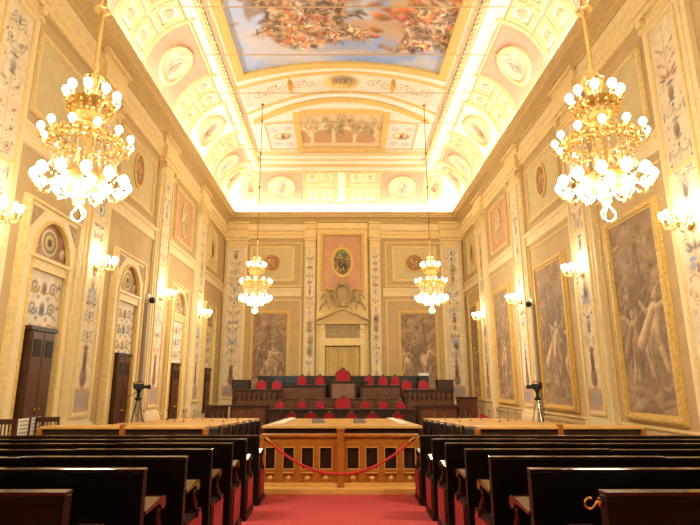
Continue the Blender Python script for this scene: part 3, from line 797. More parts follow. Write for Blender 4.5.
# ================================================================== LEFT WALL: arched niches and cabinets
def niche(y, W, label, seed):
    f = wallfn('left', 0); t = thing('arched_niche', label, 'niche', at_wall('left', y, 0), 0, 'arched painted niches of the left wall')
    hw = W/2; zs, zt = 4.70, 5.80; r = hw-.24
    arch = [(r*math.cos(a), zs+.0+.93*math.sin(a)) for a in [PI*k/24 for k in range(25)]]
    mb = MB()
    wbox(mb, f, -hw, -r, fz(y), zs, 0, .12); wbox(mb, f, r, hw, fz(y), zs, 0, .12)
    # spandrels above the springing
    top = [(hw, zs)]+[(hw if abs(c) > .72 else hw*c/.72 if False else r*c*hw/r, zt) for c in []]
    outer = []
    for (a, b) in arch:
        th = math.atan2(b-zs, a); c, s_ = math.cos(th), math.sin(th)
        k = min(hw/abs(c) if abs(c) > 1e-6 else 1e9, (zt-zs)/s_ if s_ > 1e-6 else 1e9)
        outer.append((k*c, zs+k*s_))
    mb.strip(outer, arch, lambda a, b: f(a, b, .12), lambda a, b: f(a, b, 0), closed=False)
    mb.build('surround', 'cream_paint', t)
    mb = MB(); wframe(mb, f, -hw-.14, hw+.14, fz(y)-.2, zt+.14, .15, 0, .17); mb.build('outer_moulding', 'gilt_pale', t)
    mb = MB(); mb.strip([(a*1.0, b) for a, b in arch], [(a*.92, zs+(b-zs)*.92) for a, b in arch], lambda a, b: f(a, b, .16), lambda a, b: f(a, b, .05), closed=False)
    wbox(mb, f, -r, -r+.07, .6, zs, .05, .15); wbox(mb, f, r-.07, r, .6, zs, .05, .15); mb.build('arch_moulding', 'gilt_paint', t)
    for q in (-1, 1):
        mb = MB(); mb.prism([(q*hw*.95, zt-.06), (q*hw*.95, zs+.55), (q*hw*.52, zt-.06)], lambda a, b: f(a, b, .135), lambda a, b: f(a, b, .11)); mb.build('spandrel', 'stone_relief', t)
    mb = MB(); wbox(mb, f, -r, r, 4.40, 4.62, 0, .12); wbox(mb, f, -r-.05, r+.05, 4.62, 4.70, 0, .17); mb.build('transom', 'gilt_pale', t)
    # lunette
    P = Paint(2*r, .94, .03, (176, 140, 108), seed); P.noise(6, (160, 122, 92), (190, 152, 118))
    for rr_, c in ((.34, (214, 206, 170)), (.27, (140, 128, 100)), (.2, (206, 184, 130)), (.1, (110, 96, 76))): P.blob(r, .42, rr_, rr_*.95, 0, c, shade=.1, soft=.06)
    for q in (-1, 1): P.scroll(r+q*.62, .25, .15, q, (214, 196, 150), .02); P.blob(r+q*.6, .26, .12, .12, 0, (196, 186, 150), soft=.1)
    P.mesh('lunette', lambda a, b: f(a-r, zs+b, .02), t, mask=lambda X, Y: ((X-r)/r)**2+(Y/.93)**2 <= 1.0)
    # grotesque panel below the transom
    P = Paint(2*r, 3.9, .035, (232, 222, 200), seed+3); P.noise(6, (236, 228, 208), (220, 206, 180), op=.8); rr2 = random.Random(seed+4)
    cols = [(150, 126, 98), (134, 128, 118), (190, 150, 96), (140, 144, 150)]
    for row in range(7):
        yy = 3.55-row*.48; c = cols[row % 4]
        P.blob(r, yy, .1, .14, 0, c)
        for q in (-1, 1):
            P.scroll(r+q*.36, yy, .17, q, c, .022); P.blob(r+q*.62, yy+.1, .06, .05, 0, cols[(row+1) % 4]); P.curve([(r, yy-.15), (r+q*.3, yy-.05), (r+q*.65, yy-.2)], .018, cols[(row+2) % 4])
            P.blob(r+q*.2, yy-.22, .05, .04, 0, cols[(row+3) % 4])
    P.mesh('grotesque_panel', lambda a, b: f(a-r, .5+b, .03), t)
    return t
NY = [11.75, 16.3, 21.55, 26.65]; NW = [2.06, 2.1, 2.1, 2.0]
for i in range(4):
    niche(NY[i], NW[i], 'arched niche with painted lunette in the left wall, %s to the camera' % ordn[i], 400+10*i)
def cabinet(y0, y1, top, dep, label):
    yc = (y0+y1)/2; b = fz(yc)
    t = thing('wooden_cabinet', label, 'cabinet', (WL, yc, b), 0, 'tall wooden cabinets in the niches')
    w = (y1-y0)/2; h = top-b
    mb = MB(); mb.box(.04, dep, -w, w, 0, h); mb.box(.04, dep+.04, -w-.04, w+.04, h-.06, h+.03); mb.build('body', 'cabinet_side', t)
    for q in (-1, 1):
        mb = MB(); mb.box(dep, dep+.025, q*.015, q*(w-.05), .1, h-.1, .008)
        d = mb.build('door', 'cabinet_wood', t)
        mb = MB(); mb.box(dep+.02, dep+.035, q*.1, q*(w-.12), h-.62, h-.25)
        for k in range(7): mb.box(dep+.03, dep+.045, q*.1, q*(w-.12), h-.60+k*.05, h-.58+k*.05)
        mb.build('vent_grille', 'vent_black', d)
        mb = MB(); mb.ball((dep+.05, q*.08, h*.45), .03); mb.build('knob', 'brass', d)
    return t
cabinet(11.09, 12.04, 3.1, .26, 'tall brown wooden cabinet with two vent grilles in the nearest left niche')
cabinet(15.65, 16.6, 2.78, .22, 'tall brown wooden cabinet with dark vents in the second left niche')
cabinet(20.91, 21.8, 2.68, .2, 'slim dark wooden cabinet in the third left niche')
cabinet(26.06, 26.95, 2.62, .2, 'small looking dark cabinet in the farthest left niche, near the corner')

# ================================================================== BACK WALL: centre bay
f = wallfn('back', 0)
bay = thing('centre_bay', 'projecting centre bay with pink panel and oval medallion above the back doorway', 'wall panel', (0, YB-.005, 0))
mb = MB(); wbox(mb, f, -1.42, 1.50, -.4, 10.95, 0, .2); wbox(mb, f, -1.43, 1.51, 10.75, 11.1, 0, .34); mb.build('body', 'gilt_pale', bay)
mb = MB(); wframe(mb, f, -1.22, 1.30, 7.05, 10.5, .2, .2, .36); mb.build('moulding', 'gilt_paint', bay)
mb = MB(); wbox(mb, f, -1.05, 1.13, 7.2, 10.35, .2, .23); mb.build('ground', 'pink_plaster', bay)
P = med_paint(.52, .78, 'green', 12)
o = P.mesh('medallion', lambda a, b: f(.04-.52+a, 8.75-.78+b, .26), bay, mask=lambda X, Y: ((X-.52)/.52)**2+((Y-.78)/.78)**2 <= 1)
mb = MB(); mb.strip(ell(.04, 8.75, .66, .92), ell(.04, 8.75, .5, .75), lambda a, b: f(a, b, .31), lambda a, b: f(a, b, .2)); mb.build('medallion_rim', 'gilt_paint', o)
portal = thing('door_surround', 'stone door surround with carved frieze and triangular pediment on the back wall', 'door surround', (0.06, YB-.012, fz(28)+.004))
b0 = -fz(28)
mb = MB()
for q in (-1, 1):
    wbox(mb, f, q*.98, q*1.28, 0, 4.0+b0, .2, .46); wbox(mb, f, q*1.02, q*1.22, .3, 3.9+b0, .46, .5)
wbox(mb, f, -1.28, 1.28, 3.95+b0, 4.35+b0, .2, .48); mb.build('jamb', 'gilt_pale', portal)
mb = MB(); wbox(mb, f, -.95, .95, 4.35+b0, 5.12+b0, .2, .42)
rr = random.Random(4)
for k in range(40): mb.ball(f(rr.uniform(-.85, .85), rr.uniform(4.45, 5.0)+b0, .42), rr.uniform(.05, .1), 6, 4, (1, .5, 1.2))
mb.build('carved_frieze', 'stone_relief', portal)
for q in (-1, 1):
    mb = MB(); wbox(mb, f, q*.96, q*1.26, 4.35+b0, 5.12+b0, .2, .46); mb.lathe([(0, 0), (.12, 0), (.12, .2), (0, .2)], f(q*1.1, 4.95+b0, .66), 12, axis='y'); mb.build('console', 'gilt_pale', portal)
mb = MB(); wbox(mb, f, -1.42, 1.42, 5.12+b0, 5.3+b0, .2, .7)
mb.prism([(-1.45, 5.3), (1.45, 5.3), (0, 5.95)], lambda a, b: f(a, b+b0, .5), lambda a, b: f(a, b+b0, .2))
for q in (-1, 1): mb.prism([(q*1.5, 5.3), (q*1.5, 5.42), (0, 6.1), (0, 5.95)], lambda a, b: f(a, b+b0, .75), lambda a, b: f(a, b+b0, .2))
mb.build('pediment', 'ochre_cornice', portal)
cur = thing('door_curtain', 'pleated pale gold curtain hanging in the back doorway', 'curtain', (0.06, YB-.245, fz(28)+.02))
mb = MB(); n = 80; a_ = []; 
for z in (.05, 3.87+b0): a_.append([mb.bm.verts.new((-.96+1.92*k/n, -.075*math.sin(k*.62+.6*math.sin(k*.21))-.085, z)) for k in range(n+1)])
for z in (3.87+b0, .05): a_.append([mb.bm.verts.new((-.96+1.92*k/n, 0.015, z)) for k in range(n+1)])
for i in range(4):
    for k in range(n): mb._face([a_[i][k], a_[i][k+1], a_[(i+1)%4][k+1], a_[(i+1)%4][k]])
mb.build('cloth', 'curtain', cur, smooth=True)
MB().tube([(-.96, -.06, 3.885+b0), (.96, -.06, 3.885+b0)], .022).build('curtain_rail', 'brass', cur)

def skin_figure(name, joints, edges, m, parent, loc=(0, 0, 0)):
    me = bpy.data.meshes.new(name); me.from_pydata([j[0] for j in joints], edges, [])
    o = bpy.data.objects.new(name, me); COL.objects.link(o); o.parent = parent; o.location = loc
    me.materials.append(M[m])
    sk = o.modifiers.new('skin', 'SKIN'); sk.use_smooth_shade = True
    for i, j in enumerate(joints):
        v = me.skin_vertices[0].data[i]; v.radius = (j[1], j[1]); v.use_root = (i == 0)
    o.modifiers.new('sub', 'SUBSURF').levels = 1; o.modifiers['sub'].render_levels = 1
    return o
coat = thing('coat_of_arms', 'carved shield with a figure seated at each side on top of the door pediment', 'sculpture', (0.06, YB-.64, 6.10))
mb = MB(); mb.ball((0, 0, .72), .42, 16, 10, (1, .35, 1.25)); mb.lathe([(0, 0), (.3, 0), (.22, .15), (.12, .3), (0, .3)], (0, 0, 0), 12)
mb.tube([(.44*math.sin(2*PI*k/24), -.12, .72+.54*math.cos(2*PI*k/24)) for k in range(25)], .06); mb.build('shield', 'stone_relief', coat, smooth=True)
mb = MB(); mb.lathe([(.28, 1.2), (.32, 1.3), (.2, 1.42), (0, 1.48)], (0, 0, 0), 10); mb.build('crown', 'stone_relief', coat)
for q in (-1, 1):
    J = [((0,0,.35),.13),((0,0,.55),.12),((0,0,.75),.14),((0,0,.88),.06),((0,0,1.0),.09),((0,-.02,1.08),.07),
         ((-q*.16,0,.8),.07),((-q*.32,-.04,.66),.05),((-q*.42,-.06,.84),.04),((q*.16,0,.8),.07),((q*.3,-.02,.6),.05),((q*.36,-.02,.42),.04),
         ((-q*.08,-.1,.32),.11),((-q*.1,-.26,.12),.08),((-q*.12,-.26,-.2),.05),((q*.1,-.1,.32),.11),((q*.3,-.2,.05),.08),((q*.42,-.18,-.22),.05)]
    E_ = [(0,1),(1,2),(2,3),(3,4),(4,5),(2,6),(6,7),(7,8),(2,9),(9,10),(10,11),(0,12),(12,13),(13,14),(0,15),(15,16),(16,17)]
    skin_figure('carved_figure', J, E_, 'stone_relief', coat, (q*.86, -.05, -.04))

# ================================================================== LIGHT FITTINGS
def bulb_mesh(r, name='bulb'):
    mb = MB(); mb.lathe([(r*.35, -r*1.1), (r*.7, -r*.7), (r, 0), (r*.75, r*.75), (r*.3, r*1.15), (0, r*1.25)], (0, 0, 0), 12)
    o = mb.build(name, 'bulb', None, True); return o
chand = thing('chandelier', 'x', 'chandelier', (-3.82, 7.2, 4.25), 0, 'gilt chandeliers')
bsrc = {}
def child_copy(o, parent, loc, rz=0):
    c = o.copy(); COL.objects.link(c); c.parent = parent; c.location = loc; c.rotation_euler = (0, 0, rz)
    for ch in o.children:
        d = ch.copy(); COL.objects.link(d); d.parent = c
    return c
# finial loop
mb = MB(); mb.tube([(.02, 0, .24), (.035, 0, .18), (.11, 0, .08), (.1, 0, .01), (.04, 0, -.04), (0, 0, -.05), (-.04, 0, -.04), (-.1, 0, .01), (-.11, 0, .08), (-.035, 0, .18), (-.02, 0, .24)], .016, 8)
mb.tube([(0, .02, .24), (0, .035, .18), (0, .11, .08), (0, .1, .01), (0, .04, -.04)], .012, 6); mb.build('finial', 'gold', chand, True)
mb = MB(); mb.lathe([(.03, .2), (.07, .26), (.05, .32), (.16, .42), (.3, .52), (.36, .62), (.33, .66), (.1, .68), (.06, .9), (.1, 1.0), (.06, 1.1), (.06, 1.4), (.12, 1.5), (.05, 1.6), (.05, 1.9), (.1, 2.05), (.05, 2.2), (.03, 2.35), (.026, 2.5)], (0, 0, 0), 20); mb.build('stem', 'gold', chand, True)
# tiered ring with bead crest and drop beads
mb = MB()
mb.tube([(.5*math.cos(2*PI*k/36), .5*math.sin(2*PI*k/36), 1.14) for k in range(37)], .028, 6, False)
mb.tube([(.46*math.cos(2*PI*k/36), .46*math.sin(2*PI*k/36), 1.24) for k in range(37)], .018, 6, False)
for k in range(24):
    a = 2*PI*k/24; mb.ball((.49*math.cos(a), .49*math.sin(a), 1.24), .035, 6, 4, (1, 1, 2.0)); mb.ball((.5*math.cos(a), .5*math.sin(a), 1.07), .03, 6, 4, (1, 1, 1.6))
mb.build('ring', 'gold', chand, True)
mb = MB()
for k in range(14):
    a = 2*PI*k/14; c, s_ = math.cos(a), math.sin(a)
    mb.tube([(.5*c, .5*s_, 1.14), (.47*c, .47*s_, 1.0), (.36*c, .36*s_, .86), (.3*c, .3*s_, .72), (.34*c, .34*s_, .62)], .014, 5)
mb.build('lattice', 'gold', chand, True)
mb = MB()
for k in range(28):
    a = 2*PI*k/28
    for j in range(5):
        r_ = .48-.05*j+.012*j*j; mb.ball((r_*math.cos(a), r_*math.sin(a), 1.02-.075*j), .019, 6, 4, (1, 1, 1.4))
mb.build('crystal_swags', 'glass_drop', chand, True)['kind'] = 'stuff'
# upper cup
mb = MB(); mb.lathe([(.05, 1.5), (.16, 1.55), (.26, 1.64), (.32, 1.76), (.33, 1.84), (.29, 1.84), (.25, 1.72), (.05, 1.62)], (0, 0, 0), 20)
for k in range(16):
    a = 2*PI*k/16; mb.ball((.31*math.cos(a), .31*math.sin(a), 1.72), .035, 6, 4, (1, 1, 1.8)); mb.ball((.27*math.cos(a), .27*math.sin(a), 1.61), .022, 6, 4)
mb.build('upper_cup', 'gold', chand, True)
mb = MB()
for k in range(8):
    a = 2*PI*k/8+.2; c, s_ = math.cos(a), math.sin(a); mb.tube([(.05*c, .05*s_, 1.95), (.12*c, .12*s_, 2.1), (.16*c, .16*s_, 2.25), (.1*c, .1*s_, 2.3)], .014, 5)
mb.build('crown', 'gold', chand, True)
def arm_proto(pts, rb):
    mb = MB(); mb.tube(pts, .015, 6); e = Vector(pts[-1]); mb.lathe([(.012, -.03), (.045, 0), (.03, .012), (.022, .05)], e, 10)
    p2 = pts[len(pts)//2]; mb.ball(p2, .03, 6, 4)
    a = mb.build('arm', 'gold', chand, True)
    b = bulb_mesh(rb); b.parent = a; b.location = e+Vector((0, 0, .05+rb*1.1)); return a
for n_, pts, rb, off in ((12, [(.3, 0, .62), (.4, 0, .50), (.5, 0, .42), (.58, 0, .40), (.61, 0, .44)], .08, 0), (6, [(.12, 0, .42), (.2, 0, .32), (.3, 0, .30), (.33, 0, .34)], .095, .2),
                     (12, [(.48, 0, 1.14), (.55, 0, 1.08), (.6, 0, 1.1), (.62, 0, 1.17)], .056, .13), (9, [(.2, 0, 1.7), (.28, 0, 1.78), (.34, 0, 1.80), (.36, 0, 1.86)], .066, .1)):
    a0 = arm_proto(pts, rb); a0.rotation_euler = (0, 0, off)
    for k in range(1, n_): child_copy(a0, chand, (0, 0, 0), off+2*PI*k/n_)
# rod to the knob, then the chain to the vault
def hanger(parent, z0, ztop, near):
    mb = MB()
    if near:
        mb.lathe([(.028, z0), (.05, z0+.05), (.03, z0+.12), (.036, z0+.96), (.06, z0+1.02), (.13, z0+1.08), (.10, z0+1.12), (.05, z0+1.18), (.03, z0+1.5)], (0, 0, 0), 10); z1 = z0+1.5
    else:
        mb.lathe([(.028, z0), (.045, z0+.05), (.02, z0+.12), (.02, z0+.5), (.04, z0+.55), (.02, z0+.6)], (0, 0, 0), 10); z1 = z0+.6
    mb.build('rod', 'gold', parent, True)
    mb = MB(); mb.tube([(0, 0, z1), (0, 0, ztop)], .016, 6)
    k = 0; z = z1+.8
    while z < ztop-.2:
        mb.ball((0, 0, z), .05, 8, 6, (1, 1, 1.3)); z += 1.55
    mb.lathe([(.02, ztop-.12), (.07, ztop-.04), (.09, ztop)], (0, 0, 0), 10)
    mb.build('chain', 'chain_bronze', parent, True)
far = dup(chand, 'smaller looking gilt chandelier far away on the left, in front of the back wall', (-3.5, 20.9, 4.72))
CH = [chand, far]
chand['label'] = 'large gilt chandelier with glowing bulbs at the upper left, nearest the left wall'
for src, x, y, z, near, lb in ((chand, 3.88, 7.2, 4.25, True, 'large gilt chandelier with glowing bulbs at the upper right, nearest the right wall'), (chand, 3.66, 20.9, 4.72, False, 'smaller looking gilt chandelier far away on the right, in front of the back wall')):
    CH.append(dup(src, lb, (x, y, z)))
for c, near in zip(CH, (True, False, True, False)):
    hanger(c, 2.4, Hc(c.location.x, c.location.y)-c.location.z-.14, near)

def add_point(loc, power, rad, col=(1.0, .95, .79)):
    l = bpy.data.lights.new('lamp_light', 'POINT'); l.energy = power; l.shadow_soft_size = rad; l.color = col
    o = bpy.data.objects.new('lamp_light', l); COL.objects.link(o); o.location = loc
    return o
CHP, SCP, COVEP = 820, 34, .44
for c in CH:
    add_point((c.location.x, c.location.y, c.location.z+.18), CHP*.6, .35)
    add_point((c.location.x, c.location.y, c.location.z+2.0), CHP*.4, .30)
# sconces
sc = thing('wall_sconce', 'x', 'wall lamp', (0, 0, 0), 0, 'gilt wall sconces on the pilasters')
mb = MB(); mb.lathe([(.0, 0), (.09, 0), (.11, .03), (.06, .06), (0, .07)], (0, -.02, 0), 12, axis='y'); mb.tube([(0, .02, .02), (0, .14, -.16), (0, .2, -.12), (0, .22, .0), (0, .22, .08)], .02, 6)
mb.tube([(0, .1, -.2), (.06, .14, -.3), (0, .18, -.34), (-.06, .14, -.3), (0, .1, -.2)], .012, 6); mb.lathe([(0, -.06), (.06, -.03), (.08, .03), (.04, .08), (.02, .16)], (0, .22, 0), 10)
mb.build('bracket', 'gold', sc, True)
mb = MB(); mb.tube([(0, 0, 0), (.12, 0, -.09), (.24, 0, -.06), (.28, 0, .02)], .013, 6); mb.lathe([(.01, 0), (.045, .02), (.03, .035), (.02, .05), (.02, .12)], (.28, 0, .02), 8)
a0 = mb.build('arm', 'gold', sc, True); a0.location = (0, .22, .02)
b = bulb_mesh(.055); b.parent = a0; b.location = (.28, 0, .2)
for k in range(1, 6): child_copy(a0, sc, (0, .22, .02), PI/5*k) if k < 5 else None
a0.rotation_euler = (0, 0, 0)
child_copy(a0, sc, (0, .22, .02), PI)
b2 = bulb_mesh(.055); b2.parent = sc; b2.location = (0, .22, .26)
SCY = [('left', y, ordn[i]) for i, y in enumerate(LY)]+[('right', y, ordn[i]) for i, y in enumerate(RY)]
for i, (sd, y, nm) in enumerate(SCY):
    d = 1 if sd == 'left' else -1
    loc = (SIDEX[sd]+.22*d, y, 4.98); lb = 'gilt wall sconce with glowing bulbs on the %s wall, %s to the camera' % (sd, nm)
    rz = -PI/2 if sd == 'left' else PI/2
    if i == 0: sc.location = loc; sc.rotation_euler = (0, 0, rz); sc['label'] = lb
    else: dup(sc, lb, loc, rz)
    add_point((loc[0]+.3*d, y, 5.28), SCP, .12)
# concealed cove lighting lying on the cornice
def area(loc, sx, sy, power, rot, col=(1.0, .97, .88)):
    l = bpy.data.lights.new('cove_light', 'AREA'); l.shape = 'RECTANGLE'; l.size = sx; l.size_y = sy; l.energy = power; l.color = col
    o = bpy.data.objects.new('cove_light', l); COL.objects.link(o); o.location = loc; o.rotation_euler = rot
    return o
LZ = 11.74; LL = YB-YF-1.6; YM = (YB+YF)/2
area((WL+.46, YM, LZ), .12, LL, 1500*COVEP, (0, R(180+48), 0)); area((WR-.46, YM, LZ), .12, LL, 1500*COVEP, (0, R(180-48), 0))
area(((WL+WR)/2, YB-.46, LZ), WR-WL-1.6, .12, 700*COVEP, (R(180-48), 0, 0))

# ================================================================== BENCHES
BD = [2.76, 3.82, 4.82, 5.76, 6.84, 7.84, 9.05]
words = ['last', 'sixth', 'fifth', 'fourth', 'third', 'second', 'front']
def bench(side, y, x0, x1, label):
    """seen from behind: back panel, cap, aisle arm, seat box"""
    z0 = fz(y); d = 1 if side == 'right' else -1
    t = thing('gallery_bench', label, 'bench', (x0*d, y, z0), 0, 'dark wooden gallery benches')
    L = (x1-x0)*d
    mb = MB(); mb.box(0, L, 0, .06, .02, 1.06); mb.box(.0, L, -.012, 0, .02, .12); mb.box(.0, .09*d, -.012, .0, .12, 1.06); 
    k = 1
    while k*1.6 < abs(L): mb.box(d*(k*1.6-.02), d*(k*1.6+.02), -.01, 0, .12, 1.06); k += 1
    mb.build('back_panel', 'dark_mahogany', t)
    mb = MB(); mb.box(0, L, -.006, .066, 1.064, 1.078, .004); mb.box(-.002*d, L*.3, -.008, .068, 1.072, 1.084, .004); mb.build('top_cap', 'mahogany_gloss', t)
    # end standard with plinth
    mb = MB(); mb.box(-.01*d, .06*d, .06, .62, .06, .54); mb.box(-.03*d, .08*d, -.02, .66, 0, .07); mb.build('end_panel', 'dark_mahogany', t)
    mb = MB(); mb.box(-.022*d, -.008*d, .14, .58, .1, .5); mb.box(.06*d, L, .5, .56, .1, .44); mb.build('upholstered_side', 'red_velvet', t)
    # arm: glossy, dropping into a scroll at the front
    mb = MB(); w0, w1 = -.01*d, .125*d
    prof = [(.06, .80), (.2, .815), (.36, .835), (.45, .83), (.49, .80), (.49, .76), (.45, .73), (.40, .75), (.36, .79), (.2, .785), (.06, .775)]
    mb.prism(prof, lambda a, b_: (w0, a, b_), lambda a, b_: (w1, a, b_)); mb.build('arm_rest', 'mahogany_gloss', t)
    mb = MB(); mb.tube([(.02*d, .43, .76), (.02*d, .40, .68), (.02*d, .44, .6), (.02*d, .47, .54), (.02*d, .45, .48)], [.03, .022, .03, .035, .03], 8); mb.box(-.03*d, .07*d, .41, .5, .5, .55); mb.build('arm_post', 'mahogany_gloss', t, True)
    mb = MB(); mb.box(.03*d, L, .06, .58, .42, .5, .02); mb.build('seat', 'dark_leather', t)
    return t
for i, y in enumerate(BD):
    bench('left', y, 1.36, 6.2, 'dark wooden bench left of the aisle, %s row counted from the panelled barrier' % words[i])
    bench('right', y, 1.30, 6.4, 'dark wooden bench right of the aisle, %s row counted from the panelled barrier' % words[i])
def rope_hook(x, y, z, d, label):
    mb = MB(); mb.lathe([(.022, 0), (.022, .008*d), (0, .008*d)], (x, y, z), 10, axis='x')
    mb.tube([(x, y, z), (x-.012*d, y, z), (x-.02*d, y, z-.014)]+[(x-.045*d-.025*d*math.cos(a), y, z-.005+.025*math.sin(a)) for a in [PI+.5+k*.42 for k in range(12)]], .006, 8)
    return tag(mb.build('rope_hook', 'brass', None, True), label, 'hook', 'brass rope hooks')
rope_hook(1.285, 2.80, fz(2.8)+1.03, 1, 'brass hook on the end of the last right bench')
rope_hook(1.285, 9.10, 1.02, 1, 'brass hook holding the right end of the red rope')
rope_hook(-1.345, 9.10, 1.02, -1, 'brass hook holding the left end of the red rope')
pts = []
for k in range(41):
    u = k/40*2-1; x = -.03+1.23*u; pts.append((x, 9.10, 1.03-.56*(1-u*u)))
rp_ = thing('barrier_rope', 'sagging red rope stretched across the aisle before the barrier', 'rope', (0, 0, 0))
MB().tube(pts, .021, 8).build('cord', 'rope_red', rp_, True)
for q, k in ((-1, 0), (1, 40)):
    p = Vector(pts[k]); d_ = (Vector(pts[k+1 if k == 0 else k-1])-p).normalized()
    MB().tube([p+Vector((q*.02, 0, .01)), p+d_*.09], .028, 8).build('end_cap', 'brass', rp_, True)

# ================================================================== CENTRE BARRIER
BY = 10.06
bar = thing('panelled_barrier', 'light oak barrier with eight dark grille openings facing the aisle', 'barrier', (-.02, BY, 0))
X0, X1 = -1.46, 1.44
mb = MB(); mb.box(X0, X1, -.03, .14, .96, 1.01, .012); mb.box(X0+.02, X1-.02, .01, .06, .88, .96); mb.build('top_rail', 'orange_oak', bar)
mb = MB(); mb.box(X0-.02, X1+.02, -.16, .05, 0, .10, .01); mb.box(X0, X1, -.04, .06, .10, .17); mb.build('base_step', 'oak_top', bar)
ops = []
for px0, px1 in ((270, 279), (287, 297), (304.5, 315.5), (322, 333), (348, 359), (366, 377), (384, 395), (402, 413)):
    ops.append(((px0-341.5)/520*9.95, (px1-341.5)/520*9.95))
mb = MB(); mb.box(X0, X1, -.006, .055, .79, .88); mb.box(X0, X1, -.006, .055, .10, .155); mb.box(X0, X1, -.006, .055, .345, .40)
edges = [X0]+[v for o_ in ops for v in o_]+[X1]
for a, b_ in zip(edges[0::2], edges[1::2]): mb.box(a, b_, 0, .06, .14, .80)
mb.build('frame', 'orange_oak', bar)
MB().box(X0+.05, X1-.05, .065, .09, .1, .95).build('back_board', 'grille_dark', bar)
for a, b_ in ops:
    mb = MB(); c = (a+b_)/2; w = (b_-a)/2+.02
    mb.box(a-.012, b_+.012, .025, .07, .14, .36)
    o = mb.build('lower_panel', 'orange_oak', bar)
    tb = MB(); v = [tb.bm.verts.new(p) for p in ((c-.055, .025, .25), (c, .025, .305), (c+.055, .025, .25), (c, .025, .195), (c, -.015, .25))]
    for i in range(4): tb._face([v[i], v[(i+1)%4], v[4]])
    tb._face(v[3::-1]); tb.build('diamond_boss', 'oak_top', o)
    mb = MB(); 
    mb.box(a, b_, -.012, .0, .775, .79); mb.box(a, b_, -.012, 0, .40, .415); mb.box(a-.012, a, -.012, 0, .40, .79); mb.box(b_, b_+.012, -.012, 0, .40, .79)
    mb.box(a, b_, -.012, 0, .335, .35); mb.box(a, b_, -.012, 0, .15, .165)
    mb.build('opening_bead', 'oak_top', bar)
    mb = MB()
    for k in range(3): mb.box(a+(b_-a)*(k+1)/4-.006, a+(b_-a)*(k+1)/4+.006, .05, .065, .40, .79)
    mb.build('grille_bars', 'grille_dark', bar)
mb = MB(); mb.box(-.06, .07, -.06, .12, .0, 1.08, .01); mb.lathe([(0, -.02), (.045, -.02), (.045, .0), (.025, .02), (0, .03)], (.005, -.07, .9), 14, axis='y'); mb.box(-.075, .085, -.075, .14, 1.08, 1.12, .01); mb.build('centre_post', 'orange_oak', bar)
for q in (X0, X1): MB().box(q-.05, q+.05, -.02, .14, 0, .96, .01).build('end_post', 'orange_oak', bar)

# ================================================================== CENTRAL LONG TABLE
def slope_box(mb, x0a, x1a, x0b, x1b, ya, yb, h0, h1):
    """slab between ya and yb following the floor, heights h0..h1 above it"""
    v = []
    for y, xa, xb in ((ya, x0a, x1a), (yb, x0b, x1b)):
        for h in (h0, h1):
            v.append(mb.bm.verts.new((xa, y, fz(y)+h))); v.append(mb.bm.verts.new((xb, y, fz(y)+h)))
    for f_ in ((0,1,3,2),(4,6,7,5),(0,2,6,4),(1,5,7,3),(2,3,7,6),(0,4,5,1)): mb._face([v[i] for i in f_])
tab = thing('long_table', 'long light wooden table filling the centre of the chamber behind the barrier', 'table')
mb = MB(); slope_box(mb, -1.68, 1.70, -1.85, 1.88, 11.4, 17.6, 1.03, 1.075); mb.build('table_top', 'oak_top', tab)
mb = MB(); slope_box(mb, -1.6, 1.62, -1.75, 1.78, 11.5, 17.5, .35, 1.03); mb.build('apron', 'tribune_dark', tab)
for x, y in ((-1.4, 11.8), (1.4, 11.8), (-1.5, 14.5), (1.5, 14.5), (-1.5, 17.2), (1.5, 17.2)):
    MB().box(x-.07, x+.07, y-.07, y+.07, fz(y), fz(y)+.4).build('leg', 'tribune_dark', tab)
for xa, xb in ((-.72, -.95), (.28, .38)):
    mb = MB(); slope_box(mb, xa, xa+.32, xb, xb+.36, 13.2, 17.4, 1.07, 1.082); mb.build('leather_runner', 'runner_grey', tab)
def paper(x, y, rz, label, grp, z):
    mb = MB(); mb.box(-.15, .15, -.11, .11, 0, .022)
    o = mb.build('paper_stack', 'paper'); o.location = (x, y, z); o.rotation_euler = (0, 0, rz); tag(o, label, 'paper', grp)
pr = random.Random(3)
for k in range(7):
    y = 12.4+k*.75
    for q, nm in ((-1, 'left'), (1, 'right')):
        paper(q*(1.42+.02*k), y, pr.uniform(-.1, .1)+PI/2, 'white paper stack along the %s edge of the long table' % nm, 'papers on the %s edge of the long table' % nm, fz(y)+1.090)
def mic():
    t = thing('desk_microphone', 'x', 'microphone', (0, 0, 0))
    mb = MB(); mb.lathe([(.03, 0), (.03, .012), (.015, .02), (0, .03)], (0, 0, 0), 8); mb.build('base', 'black_plastic', t)
    mb = MB(); mb.tube([(0, 0, .02), (0, .01, .15), (0, -.04, .26)], .006, 5); mb.build('gooseneck', 'grey_metal', t)
    mb = MB(); mb.tube([(0, -.04, .26), (0, -.075, .30)], .014, 6); mb.build('head', 'black_plastic', t)
    return t
mic0 = mic(); used = [False]
def put_mic(x, y, z, label, grp):
    if not used[0]: used[0] = True; mic0.location = (x, y, z); mic0['label'] = label; mic0['group'] = grp
    else: dup(mic0, label, (x, y, z), None, grp)

